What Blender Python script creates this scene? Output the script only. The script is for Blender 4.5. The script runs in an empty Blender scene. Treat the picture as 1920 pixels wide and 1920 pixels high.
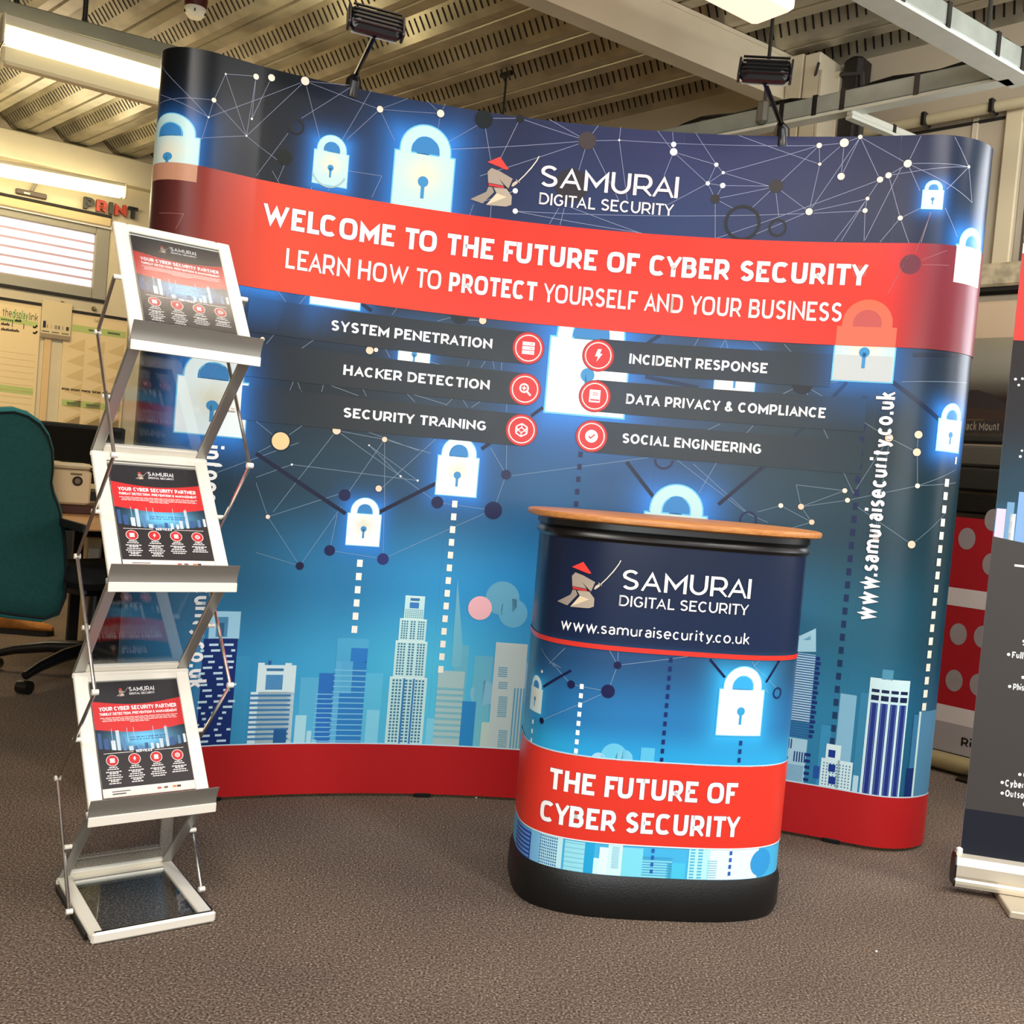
import bpy, bmesh, math, random
import numpy as np
from mathutils import Vector, Matrix
random.seed(7)
SC=bpy.context.scene; COL=SC.collection
# ---------------------------------------------------------------- camera
CF,CP,CR,CH=1920.,.0362,.086,1.078
def _basis():
    F=np.array([0,math.cos(CP),-math.sin(CP)]);U=np.array([0,math.sin(CP),math.cos(CP)]);Rt=np.array([1,0,0.])
    c,s=math.cos(CR),math.sin(CR)
    return c*Rt+s*U,-s*Rt+c*U,F
RT,UP,FW=_basis()
cam=bpy.data.objects.new('camera',bpy.data.cameras.new('camera'));COL.objects.link(cam);SC.camera=cam
cam.data.sensor_width=36;cam.data.lens=36;cam.data.clip_start=.02
cam.matrix_world=Matrix((( RT[0],UP[0],-FW[0],0),(RT[1],UP[1],-FW[1],0),(RT[2],UP[2],-FW[2],CH),(0,0,0,1)))
# ---------------------------------------------------------------- light and exposure
vs=SC.view_settings;vs.view_transform='Standard';vs.look='None';vs.gamma=1;vs.use_curve_mapping=False;vs.exposure=0.62
W=bpy.data.worlds.new('room_light');SC.world=W;W.use_nodes=True
W.node_tree.nodes['Background'].inputs[0].default_value=(1,.95,.88,1);W.node_tree.nodes['Background'].inputs[1].default_value=.9
def area(name,loc,rot,sx,sy,power,col):
    l=bpy.data.lights.new(name,'AREA');l.shape='RECTANGLE';l.size=sx;l.size_y=sy;l.energy=power;l.color=col
    o=bpy.data.objects.new(name,l);o.location=loc;o.rotation_euler=rot;COL.objects.link(o);return o
# unseen hall lights: battens above the photographer, then three added ones
area('unseen_hall_light',(-.6,.4,2.95),(math.radians(20),0,math.radians(-36)),1.5,.3,38,(1,.93,.86))
area('unseen_hall_light',(1.6,.9,2.95),(math.radians(20),0,math.radians(-36)),1.5,.3,38,(1,.95,.92))
area('unseen_hall_light',(-3.2,5.4,2.75),(math.radians(25),0,math.radians(36)),1.5,.3,36,(1,.82,.52))  # warm fill added to brighten the left wall
area('unseen_hall_light',(2.5,2.4,2.95),(math.radians(15),0,math.radians(-36)),1.5,.3,24,(1,.95,.9))  # fill added to brighten the right wall and display end
area('unseen_hall_light',(-.24,2.56,3.02),(0,0,math.radians(36)),.5,.1,1.5,(1,.78,.6))  # small unseen lamp placed to mirror as glare in the top leaflet
# frontal fill added behind the photographer to lift the lower display
area('unseen_cool_light',(.6,-2.9,1.7),(math.radians(90),0,0),3.2,1.5,95,(.9,.96,1))
# daylight through the windows on the right, beyond the frame
area('unseen_cool_light',(3.7,2.0,1.7),(math.radians(90),0,math.radians(75)),1.6,1.5,24,(.92,.95,1))
# ---------------------------------------------------------------- pixel helpers (points on real surfaces)
def ray(px,py): return (px-960)/CF*RT-(py-960)/CF*UP+FW
def on_z(px,py,z):
    d=ray(px,py);t=(z-CH)/d[2];return np.array([d[0]*t,d[1]*t,z])
class Plane:                                     # vertical plane through o, heading h (unit, along), outward normal n towards the room
    def __init__(s,o,h):
        s.o=np.array(o[:2],float);s.h=np.array(h,float);s.h/=np.linalg.norm(s.h);s.n=np.array([s.h[1],-s.h[0]])
        if s.n@s.o>0: s.n=-s.n
    def off(s,d): return Plane(s.o+s.n*d,s.h)
    def hit(s,px,py):
        d=ray(px,py);t=(s.o@s.n)/(d[:2]@s.n);return np.array([d[0]*t,d[1]*t,CH+d[2]*t])
    def sz(s,px,py):
        X=s.hit(px,py);return (X[:2]-s.o)@s.h,X[2]
    def pt(s,a,z,off=0.):
        p=s.o+s.h*a+s.n*off;return np.array([p[0],p[1],z])
    def nrm(s,a): return np.array([s.n[0],s.n[1],0])
class Surf:                                      # vertical sheet over a plan polyline
    def __init__(s,P,zero=0):
        s.P=np.array(P);s.L=np.r_[0,np.cumsum(np.hypot(*np.diff(s.P,axis=0).T))];s.L-=s.L[zero]
        T=np.gradient(s.P,axis=0);T/=np.hypot(*T.T)[:,None];s.T=T
    def sz(s,px,py):
        d=ray(px,py);A=s.P[:-1];E=s.P[1:]-A
        den=d[0]*E[:,1]-d[1]*E[:,0];den=np.where(abs(den)<1e-12,1e-12,den)
        t=(A[:,0]*E[:,1]-A[:,1]*E[:,0])/den;k=(A[:,0]*d[1]-A[:,1]*d[0])/den
        ok=(t>0)&(k>=-1e-6)&(k<=1+1e-6)
        if not ok.any():                         # clamp to the silhouette
            a=np.arctan2(s.P[:,0],s.P[:,1]);i=np.argmin(abs(a-math.atan2(d[0],d[1])));r=np.hypot(*s.P[i])/np.hypot(d[0],d[1])
            return s.L[i],CH+d[2]*r
        i=np.argmin(np.where(ok,t,1e9));return s.L[i]+k[i]*(s.L[i+1]-s.L[i]),CH+d[2]*t[i]
    def _f(s,a):
        a=np.asarray(a,float);return np.stack([np.interp(a,s.L,s.P[:,0]),np.interp(a,s.L,s.P[:,1])],-1),np.stack([np.interp(a,s.L,s.T[:,0]),np.interp(a,s.L,s.T[:,1])],-1)
    def pts(s,a,z,off):
        p,t=s._f(a);t=t/np.hypot(t[...,0],t[...,1])[...,None]
        n=np.stack([t[...,1],-t[...,0]],-1);p=p+n*np.asarray(off)[...,None]
        return np.concatenate([p,np.asarray(z,float)[...,None]],-1),np.concatenate([n,np.zeros_like(n[...,:1])],-1)
def planesurf(pl,a0,a1):
    P=[pl.pt(a0,0)[:2],pl.pt(a1,0)[:2]]
    d=np.array(P[1])-np.array(P[0]);n=np.array([d[1],-d[0]])
    if n@pl.n<0: P=P[::-1]
    Q=[np.array(P[0])+(np.array(P[1])-np.array(P[0]))*k/4 for k in range(5)]
    return Surf(Q)
# ---------------------------------------------------------------- colours and materials
def lin(h):
    if isinstance(h,str):
        h=h.lstrip('#');c=[int(h[i:i+2],16)/255 for i in (0,2,4)]
    else: c=list(h)
    return np.array([x/12.92 if x<=.04045 else ((x+.055)/1.055)**2.4 for x in c])
MATS={}
def mat(name,col='#888888',rough=.5,metal=0,noise=0,nscale=30,bump=0,bscale=200,spec=.5,emit=None,estr=0,col2=None,aniso=None,coat=0,sheen=0):
    if name in MATS: return MATS[name]
    m=bpy.data.materials.new(name);m.use_nodes=True;nt=m.node_tree;b=nt.nodes['Principled BSDF']
    c=lin(col);b.inputs['Base Color'].default_value=(*c,1);b.inputs['Roughness'].default_value=rough;b.inputs['Metallic'].default_value=metal
    b.inputs['Specular IOR Level'].default_value=spec;b.inputs['Coat Weight'].default_value=coat
    tc=nt.nodes.new('ShaderNodeTexCoord')
    def mapped(scale):
        mp=nt.nodes.new('ShaderNodeMapping');nt.links.new(tc.outputs['Object'],mp.inputs[0])
        if aniso: mp.inputs['Scale'].default_value=aniso
        n=nt.nodes.new('ShaderNodeTexNoise');n.inputs['Scale'].default_value=scale;n.inputs['Detail'].default_value=4;nt.links.new(mp.outputs[0],n.inputs['Vector']);return n
    if noise or col2:
        n=mapped(nscale);r=nt.nodes.new('ShaderNodeValToRGB');e=r.color_ramp.elements
        c2=lin(col2) if col2 else c*(1-noise);c1=c if col2 else np.minimum(c*(1+noise),1)
        e[0].position=.35;e[0].color=(*c2,1);e[1].position=.65;e[1].color=(*c1,1)
        nt.links.new(n.outputs['Fac'],r.inputs[0]);nt.links.new(r.outputs[0],b.inputs['Base Color'])
    else:
        n=mapped(nscale);mr=nt.nodes.new('ShaderNodeMapRange');mr.inputs['To Min'].default_value=max(rough-.04,0);mr.inputs['To Max'].default_value=min(rough+.04,1)
        nt.links.new(n.outputs['Fac'],mr.inputs[0]);nt.links.new(mr.outputs[0],b.inputs['Roughness'])
    if bump:
        n2=mapped(bscale);bp=nt.nodes.new('ShaderNodeBump');bp.inputs['Strength'].default_value=bump;bp.inputs['Distance'].default_value=.01
        nt.links.new(n2.outputs['Fac'],bp.inputs['Height']);nt.links.new(bp.outputs[0],b.inputs['Normal'])
    if emit: b.inputs['Emission Color'].default_value=(*lin(emit),1);b.inputs['Emission Strength'].default_value=estr
    MATS[name]=m;return m
def print_mat(name,rough,spec=.5,fine=0.0):
    m=bpy.data.materials.new(name);m.use_nodes=True;nt=m.node_tree;b=nt.nodes['Principled BSDF']
    a=nt.nodes.new('ShaderNodeAttribute');a.attribute_name='print';nt.links.new(a.outputs['Color'],b.inputs['Base Color'])
    tc=nt.nodes.new('ShaderNodeTexCoord');n=nt.nodes.new('ShaderNodeTexNoise');n.inputs['Scale'].default_value=9;nt.links.new(tc.outputs['Object'],n.inputs['Vector'])
    mr=nt.nodes.new('ShaderNodeMapRange');mr.inputs['To Min'].default_value=rough-.03;mr.inputs['To Max'].default_value=rough+.03
    nt.links.new(n.outputs['Fac'],mr.inputs[0]);nt.links.new(mr.outputs[0],b.inputs['Roughness']);b.inputs['Specular IOR Level'].default_value=spec
    return m
PRINT=print_mat('laminated_print',.3,.22);PRINT2=print_mat('paper_print',.45,.4);PRINTM=print_mat('matt_print',.6,.3)
def carpet():
    m=bpy.data.materials.new('carpet');m.use_nodes=True;nt=m.node_tree;b=nt.nodes['Principled BSDF'];b.inputs['Roughness'].default_value=.95;b.inputs['Specular IOR Level'].default_value=.1
    tc=nt.nodes.new('ShaderNodeTexCoord')
    def N(s,d=3):
        n=nt.nodes.new('ShaderNodeTexNoise');n.inputs['Scale'].default_value=s;n.inputs['Detail'].default_value=d;nt.links.new(tc.outputs['Object'],n.inputs['Vector']);return n
    def ramp(n,stops):
        r=nt.nodes.new('ShaderNodeValToRGB');e=r.color_ramp.elements
        while len(e)<len(stops): e.new(.5)
        for k,(p,c) in enumerate(stops): e[k].position=p;e[k].color=(*lin(c),1)
        nt.links.new(n.outputs['Fac'],r.inputs[0]);return r
    a=ramp(N(190,5),[(.33,'#3e3833'),(.44,'#6f6259'),(.54,'#86786d'),(.63,'#aa9c8d'),(.74,'#e4d5bf')])
    c=ramp(N(2.2,2),[(.3,'#b9b4b4'),(.7,'#d8cfc2')])
    x=nt.nodes.new('ShaderNodeMix');x.data_type='RGBA';x.blend_type='MULTIPLY';x.inputs[0].default_value=.8
    nt.links.new(a.outputs[0],x.inputs[6]);nt.links.new(c.outputs[0],x.inputs[7]);nt.links.new(x.outputs[2],b.inputs['Base Color'])
    bp=nt.nodes.new('ShaderNodeBump');bp.inputs['Strength'].default_value=.35;bp.inputs['Distance'].default_value=.003
    n=N(230,3);nt.links.new(n.outputs['Fac'],bp.inputs['Height']);nt.links.new(bp.outputs[0],b.inputs['Normal']);return m
def glass(nm_='clear_acrylic',ro=.02):
    m=bpy.data.materials.new(nm_);m.use_nodes=True;nt=m.node_tree;nt.nodes.remove(nt.nodes['Principled BSDF'])
    o=nt.nodes['Material Output'];t=nt.nodes.new('ShaderNodeBsdfTransparent');t.inputs[0].default_value=(.90,.93,.94,1)
    g=nt.nodes.new('ShaderNodeBsdfGlossy');g.inputs['Roughness'].default_value=ro;lw=nt.nodes.new('ShaderNodeLayerWeight');lw.inputs[0].default_value=.5;pw=nt.nodes.new('ShaderNodeMath');pw.operation='POWER';pw.inputs[1].default_value=4.5
    f=nt.nodes.new('ShaderNodeMath');f.operation='MULTIPLY_ADD';f.inputs[1].default_value=.95;f.inputs[2].default_value=.045
    nt.links.new(lw.outputs['Facing'],pw.inputs[0]);nt.links.new(pw.outputs[0],f.inputs[0])
    x=nt.nodes.new('ShaderNodeMixShader');nt.links.new(f.outputs[0],x.inputs[0]);nt.links.new(t.outputs[0],x.inputs[1]);nt.links.new(g.outputs[0],x.inputs[2]);nt.links.new(x.outputs[0],o.inputs[0]);return m
GLASS=glass();GLASS2=glass('anti_glare_cover',.16)
ALU=mat('satin_aluminium','#f6f0e2',.36,.22,nscale=40,aniso=(1,1,30))
ALU2=mat('grey_aluminium','#a9a7a0',.38,.75)
CHROME=mat('polished_rod','#cfcac4',.18,1)
BLACKP=mat('black_plastic','#0b0b0c',.32,nscale=20)
BLACKM=mat('black_moulded_plastic','#0d0e0f',.4,bump=.15,bscale=300)
CREAM=mat('cream_paint','#cfc4a8',.6,noise=.05,nscale=3)
CREAM2=mat('magnolia_wall','#c9bb9b',.75,noise=.05,nscale=2)
STEEL=mat('galvanised_steel','#8f958c',.45,.35,noise=.12,nscale=9)
STEELL=mat('light_galvanised_lip','#c9cabb',.45,.2,noise=.05,nscale=9)
DARK=mat('dark_void_paint','#0a0908',.8)
WOOD=mat('beech_laminate','#c98a4c',.38,col2='#b57338',nscale=14,aniso=(1,12,12))
# ---------------------------------------------------------------- object helpers
def tag(o,label=None,cat=None,group=None,kind=None):
    if label:o['label']=label
    if cat:o['category']=cat
    if group:o['group']=group
    if kind:o['kind']=kind
    return o
def empty(name,loc,label=None,cat=None,group=None,kind=None,rz=0):
    o=bpy.data.objects.new(name,None);o.empty_display_size=.1;o.location=Vector(loc);o.rotation_euler=(0,0,rz);COL.objects.link(o);return tag(o,label,cat,group,kind)
def setpar(o,par):
    if par is not None:
        o.parent=par;o.matrix_parent_inverse=world(par).inverted()
def world(o):
    m=Matrix.LocRotScale(o.location,o.rotation_euler,o.scale)
    if o.parent: m=world(o.parent)@o.matrix_parent_inverse@m
    return m
class MB:
    def __init__(s): s.v=[];s.f=[]
    def add(s,v,f):
        k=len(s.v);s.v+= [tuple(map(float,p)) for p in v];s.f+=[[i+k for i in q] for q in f];return s
    def prism(s,a,b,caps=True):                 # loops a and b of equal length
        n=len(a);f=[[i,(i+1)%n,n+(i+1)%n,n+i] for i in range(n)]
        if caps: f+=[list(range(n))[::-1],list(range(n,2*n))]
        return s.add(list(a)+list(b),f)
    def box(s,c,size,ax=None,bev=0):
        X,Y,Z=ax if ax is not None else ((1,0,0),(0,1,0),(0,0,1));X,Y,Z=[np.array(q,float) for q in (X,Y,Z)]
        hx,hy,hz=[q/2 for q in size];c=np.array(c,float)
        if bev:
            b=min(bev,hx*.9,hy*.9,hz*.9)
            def loop(x,y,z): return [c+X*a+Y*d+Z*z for a,d in ((-x+b,-y),(x-b,-y),(x,-y+b),(x,y-b),(x-b,y),(-x+b,y),(-x,y-b),(-x,-y+b))]
            L=[loop(hx-b,hy-b,-hz),loop(hx,hy,-hz+b),loop(hx,hy,hz-b),loop(hx-b,hy-b,hz)];k=len(s.v);V=[p for l in L for p in l]
            F=[[8*j+i,8*j+(i+1)%8,8*j+8+(i+1)%8,8*j+8+i] for j in range(3) for i in range(8)]+[list(range(8))[::-1],list(range(24,32))]
            return s.add(V,F)
        V=[c+X*a*hx+Y*b_*hy+Z*d*hz for d in (-1,1) for a,b_ in ((-1,-1),(1,-1),(1,1),(-1,1))]
        return s.add(V,[[3,2,1,0],[4,5,6,7],[0,1,5,4],[1,2,6,5],[2,3,7,6],[3,0,4,7]])
    def bar(s,a,b,w,h,up=(0,0,1),bev=0):
        a=np.array(a,float);b=np.array(b,float);Y=b-a;L=np.linalg.norm(Y);Y/=L;u=np.array(up,float);X=np.cross(Y,u);X/=np.linalg.norm(X);Z=np.cross(X,Y)
        return s.box((a+b)/2,(w,L,h),(X,Y,Z),bev)
    def tube(s,path,r,n=10,caps=True):
        P=[np.array(p,float) for p in path];R=r if hasattr(r,'__len__') else [r]*len(P);k=len(s.v);V=[];F=[]
        t0=P[1]-P[0];ref=np.array([0,0,1.]) if abs(t0[2])<.9*np.linalg.norm(t0) else np.array([1.,0,0])
        for i,p in enumerate(P):
            t=(P[min(i+1,len(P)-1)]-P[max(i-1,0)]);t/=np.linalg.norm(t);X=np.cross(t,ref);X/=np.linalg.norm(X);Y=np.cross(X,t);ref=Y
            V+=[p+R[i]*(X*math.cos(q)+Y*math.sin(q)) for q in (2*math.pi*j/n for j in range(n))]
        for i in range(len(P)-1): F+=[[i*n+j,i*n+(j+1)%n,(i+1)*n+(j+1)%n,(i+1)*n+j] for j in range(n)]
        if caps: F+=[list(range(n))[::-1],[(len(P)-1)*n+j for j in range(n)]]
        return s.add(V,F)
    def build(s,name,m,parent=None,smooth=False,**kw):
        me=bpy.data.meshes.new(name);me.from_pydata(s.v,[],s.f);me.update()
        bm=bmesh.new();bm.from_mesh(me);bmesh.ops.recalc_face_normals(bm,faces=bm.faces);bm.to_mesh(me);bm.free()
        me.materials.append(m);o=bpy.data.objects.new(name,me);COL.objects.link(o)
        if smooth:
            for p in me.polygons:p.use_smooth=True
            me.set_sharp_from_angle(angle=math.radians(38))
        if parent is not None: setpar(o,parent)
        return tag(o,**kw)
def rot_axes(az):                               # az: heading of X axis
    c,s=math.cos(az),math.sin(az);return (c,s,0),(-s,c,0),(0,0,1)
# ---------------------------------------------------------------- stroke lettering
def arc(cx,cy,rx,ry,a0,a1,n=9,sq=2.):
    o=[]
    for i in range(n+1):
        a=math.radians(a0+(a1-a0)*i/n);c,s=math.cos(a),math.sin(a)
        if sq!=2: c=math.copysign(abs(c)**(2/sq),c);s=math.copysign(abs(s)**(2/sq),s)
        o.append((cx+rx*c,cy+ry*s))
    return o
def glyphs(sq):
    A=lambda *a,n=9:arc(*a,n=n,sq=sq)
    A2=lambda *a,n=9:arc(*a,n=n,sq=2)
    G={}
    # name:(width, [strokes (points, open_ends_extended)]) in unit boxes
    G['A']=(.82,[([(0,0),(.5,1),(1,0)],1),([(.17,.30),(.83,.30)],0)])
    G['B']=(.72,[([(0,0),(0,1)],1),([(0,1),(.6,1)]+A2(.6,.765,.33,.235,90,-90)+[(0,.53)],0),([(0,.53),(.62,.53)]+A2(.64,.265,.36,.265,90,-90)+[(0,0)],0)])
    G['C']=(.78,[(A(.52,.5,.52,.5,45,315,n=16),0)])
    G['D']=(.8,[([(0,1),(.42,1)]+A(.42,.5,.58,.5,90,-90,n=12)+[(0,0),(0,1)],0),([(0,0),(0,1)],1)])
    G['E']=(.62,[([(1,0),(0,0),(0,1),(1,1)],1),([(0,.52),(.9,.52)],0)])
    G['F']=(.6,[([(0,0),(0,1),(1,1)],1),([(0,.48),(.88,.48)],0)])
    G['G']=(.8,[(A(.52,.5,.52,.5,45,325,n=16)+[(.96,.46)],0),([(.62,.46),(.96,.46)],0)])
    G['H']=(.76,[([(0,0),(0,1)],1),([(1,0),(1,1)],1),([(0,.5),(1,.5)],0)])
    G['I']=(0,[([(0,0),(0,1)],1)])
    G['J']=(.5,[([(1,1),(1,.3)]+A(.5,.3,.5,.3,0,-150),1)])
    G['K']=(.72,[([(0,0),(0,1)],1),([(1,1),(0,.36)],1),([(.33,.56),(1,0)],1)])
    G['L']=(.56,[([(0,1),(0,0),(1,0)],1)])
    G['M']=(.92,[([(0,0),(0,1),(.5,.25),(1,1),(1,0)],1)])
    G['N']=(.78,[([(0,0),(0,1),(1,0),(1,1)],1)])
    G['O']=(.86,[(A(.5,.5,.5,.5,90,450,n=24),2)])
    G['P']=(.7,[([(0,0),(0,1)],1),([(0,1),(.58,1)]+A2(.6,.69,.4,.31,90,-90)+[(0,.38)],0)])
    G['Q']=(.86,[(A(.5,.5,.5,.5,90,450,n=24),2),([(.6,.2),(1,-.08)],0)])
    G['R']=(.72,[([(0,0),(0,1)],1),([(0,1),(.58,1)]+A2(.6,.68,.38,.32,90,-90)+[(0,.36)],0),([(.55,.36),(1,0)],1)])
    G['S']=(.66,[(arc(.5,.745,.48,.255,30,200,n=9)[:-1]+[(.08,.63)]+[(.5,.505)]+arc(.5,.255,.5,.255,42,-150,n=10),0)])
    G['T']=(.66,[([(0,1),(1,1)],1),([(.5,1),(.5,0)],1)])
    G['U']=(.75,[([(0,1),(0,.42)]+A(.5,.42,.5,.42,180,360,n=12)+[(1,1)],1)])
    G['V']=(.8,[([(0,1),(.5,0),(1,1)],1)])
    G['W']=(1.2,[([(0,1),(.26,0),(.5,.95),(.74,0),(1,1)],1)])
    G['X']=(.76,[([(0,1),(1,0)],1),([(0,0),(1,1)],1)])
    G['Y']=(.76,[([(0,1),(.5,.4),(1,1)],1),([(.5,.45),(.5,0)],1)])
    G['Z']=(.66,[([(0,1),(1,1),(0,0),(1,0)],1)])
    G['&']=(.78,[([(1,0),(.2,.72)]+A2(.42,.82,.22,.18,200,-20)+[(.12,.38)]+A2(.38,.24,.38,.24,150,380,n=9),0)])
    G['.']=(0,[([(0,0),(0,.04)],0)]);G[',']=(0.04,[([(1,.04),(0,-.14)],0)]);G['-']=(.4,[([(0,.4),(1,.4)],0)])
    G['*']=(.1,[(arc(.5,.42,.5,.05,0,360,n=8),0)])
    x=.72                                       # x-height
    c=lambda cx,w_,a0,a1,n=16:[(p[0],p[1]) for p in A(cx,x/2,w_,x/2,a0,a1,n=n)]
    G['a']=(.52,[([(1,0),(1,x*.62)]+arc(.5,x*.62,.5,x*.38,0,150,n=8),0),([(1,x*.56),(.45,x*.56)]+arc(.45,x*.28,.43,x*.28,90,270,n=8)+[(.7,0),(1,x*.2)],0)])
    G['b']=(.6,[([(0,0),(0,1.05)],1),(c(.5,.5,90,450),2)])
    G['c']=(.56,[(c(.52,.5,45,315),0)])
    G['d']=(.6,[([(1,0),(1,1.05)],1),(c(.5,.5,90,450),2)])
    G['e']=(.6,[([(0,x/2),(1,x/2)]+c(.5,.5,0,315,16),0)])
    G['f']=(.44,[([(.35,0),(.35,.8)]+arc(.8,.8,.45,.25,180,90,n=5),0),([(0,x),(.9,x)],0)])
    G['g']=(.6,[(c(.5,.5,90,450),2),([(1,x),(1,-.05)]+arc(.5,-.05,.5,.24,0,-150,n=7),0)])
    G['h']=(.56,[([(0,0),(0,1.05)],1),([(0,x*.5)]+arc(.5,x*.55,.5,x*.45,180,0,n=9)+[(1,0)],0)])
    G['i']=(0,[([(0,0),(0,x)],0),([(0,.96),(0,1.02)],0)])
    G['k']=(.54,[([(0,0),(0,1.05)],1),([(.95,x),(0,.2)],0),([(.35,.42),(1,0)],1)])
    G['l']=(0,[([(0,0),(0,1.05)],1)])
    G['m']=(.95,[([(0,0),(0,x)],0),([(0,x*.55)]+arc(.25,x*.6,.25,x*.4,180,0,n=8)+[(.5,0)],0),([(.5,x*.55)]+arc(.75,x*.6,.25,x*.4,180,0,n=8)+[(1,0)],0)])
    G['n']=(.56,[([(0,0),(0,x)],0),([(0,x*.5)]+arc(.5,x*.55,.5,x*.45,180,0,n=9)+[(1,0)],0)])
    G['o']=(.62,[(c(.5,.5,90,450,20),2)])
    G['p']=(.6,[([(0,-.28),(0,x)],0),(c(.5,.5,90,450),2)])
    G['r']=(.34,[([(0,0),(0,x)],0),([(0,x*.5)]+arc(.9,x*.52,.9,x*.48,180,95,n=5),0)])
    G['s']=(.48,[(arc(.5,x*.755,.46,x*.245,35,200,n=7)[:-1]+[(.08,x*.62),(.5,x*.5)]+arc(.5,x*.25,.5,x*.25,42,-150,n=8),0)])
    G['t']=(.46,[([(.42,.98),(.42,.2)]+arc(.8,.2,.38,.2,180,280,n=5),0),([(-.1,x),(1,x)],0)])
    G['u']=(.56,[([(0,x),(0,x*.45)]+arc(.5,x*.45,.5,x*.45,180,360,n=9)+[(1,x)],0),([(1,0),(1,x)],0)])
    G['w']=(.92,[([(0,x),(.26,0),(.5,x*.95),(.74,0),(1,x)],0)])
    G['y']=(.58,[([(0,x),(.5,.04)],0),([(1,x),(.42,-.12),(.1,-.24)],0)])
    G['(']=(.15,[(arc(1,.42,1,.65,115,245,n=8),0)]);G[')']=(.15,[(arc(0,.42,1,.65,65,-65,n=8),0)])
    return G
GL={2:glyphs(2.),3:glyphs(3.)}
KERN={'CY','TY','RY','AT','TA','RA','AI','LC','TO','LY','PA','AC','YB','YO','VA','AV','AR','LT','w.','y.','.c','EA','KE','FU','AN'}
def stroke_quads(P,w,ext,closed=False):
    P=[np.array(p,float) for p in P]
    Q=[P[0]]
    for p in P[1:]:
        if np.linalg.norm(p-Q[-1])>1e-5: Q.append(p)
    P=Q;n=len(P)
    if closed and np.linalg.norm(P[0]-P[-1])<1e-4: P=P[:-1];n-=1
    if ext:
        d=P[1]-P[0];P[0]=P[0]-d/np.linalg.norm(d)*ext;d=P[-1]-P[-2];P[-1]=P[-1]+d/np.linalg.norm(d)*ext
    V=[]
    for i in range(n):
        a=P[i-1] if (i>0 or closed) else None;b=P[(i+1)%n] if (i<n-1 or closed) else None
        d1=(P[i]-a)/np.linalg.norm(P[i]-a) if a is not None else None;d2=(b-P[i])/np.linalg.norm(b-P[i]) if b is not None else None
        if d1 is None:d1=d2
        if d2 is None:d2=d1
        n1=np.array([-d1[1],d1[0]]);n2=np.array([-d2[1],d2[0]]);m=n1+n2;L=np.linalg.norm(m)
        if L<.2: m=n1;k=1
        else: m/=L;k=min(1/max(m@n1,.2),4.)
        V+=[P[i]+m*k*w/2,P[i]-m*k*w/2]
    F=[[2*i,2*i+1,(2*(i+1)+1)%(2*n),(2*(i+1))%(2*n)] for i in range(n if closed else n-1)]
    return V,F
def text_geo(txt,wt=.16,sq=2,gap=.13,space=.34):
    """unit cap height geometry of a line of text: verts, faces, advance width"""
    V=[];F=[];x=0.;G=GL[sq];pr=''
    for ch in txt:
        if ch==' ': x+=space;pr='';continue
        if pr+ch in KERN: x-=.09
        pr=ch
        if ch not in G: ch='-'
        gw,st=G[ch];gw=max(gw*(.93 if sq==3 else 1)-wt*.0,wt) if gw else wt
        iw=gw-wt
        low=ch.islower() or ch in '.,-*()'
        for P,ext in st:
            Q=[(x+wt/2+p[0]*iw,wt/2+p[1]*(1-wt)) for p in P]
            v,f=stroke_quads(Q,wt,wt*.62 if ext==1 else 0,ext==2)
            if ext==1 or (ch in 'AVWMNKRYX'): v=[np.array([min(max(p[0],x-.001 if iw>0 else x),x+gw),min(max(p[1],0),1 if not low else 1.1)]) for p in v]
            if low and ext==0 and ch!='.':
                pass
            if ch=='.': v=[np.array([min(max(p[0],x),x+gw),min(max(p[1],0),wt)]) for p in [(x,0),(x+wt,0),(x+wt,wt),(x,wt)]];f=[[0,1,2,3]]
            if ch=='i' and P[0][1]>.9: v=[np.array(q) for q in [(x,.88),(x+wt,.88),(x+wt,.88+wt),(x,.88+wt)]];f=[[0,1,2,3]]
            k=len(V);V+=v;F+=[[i+k for i in q] for q in f]
        x+=gw+gap
    return np.array(V),F,x-gap
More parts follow.
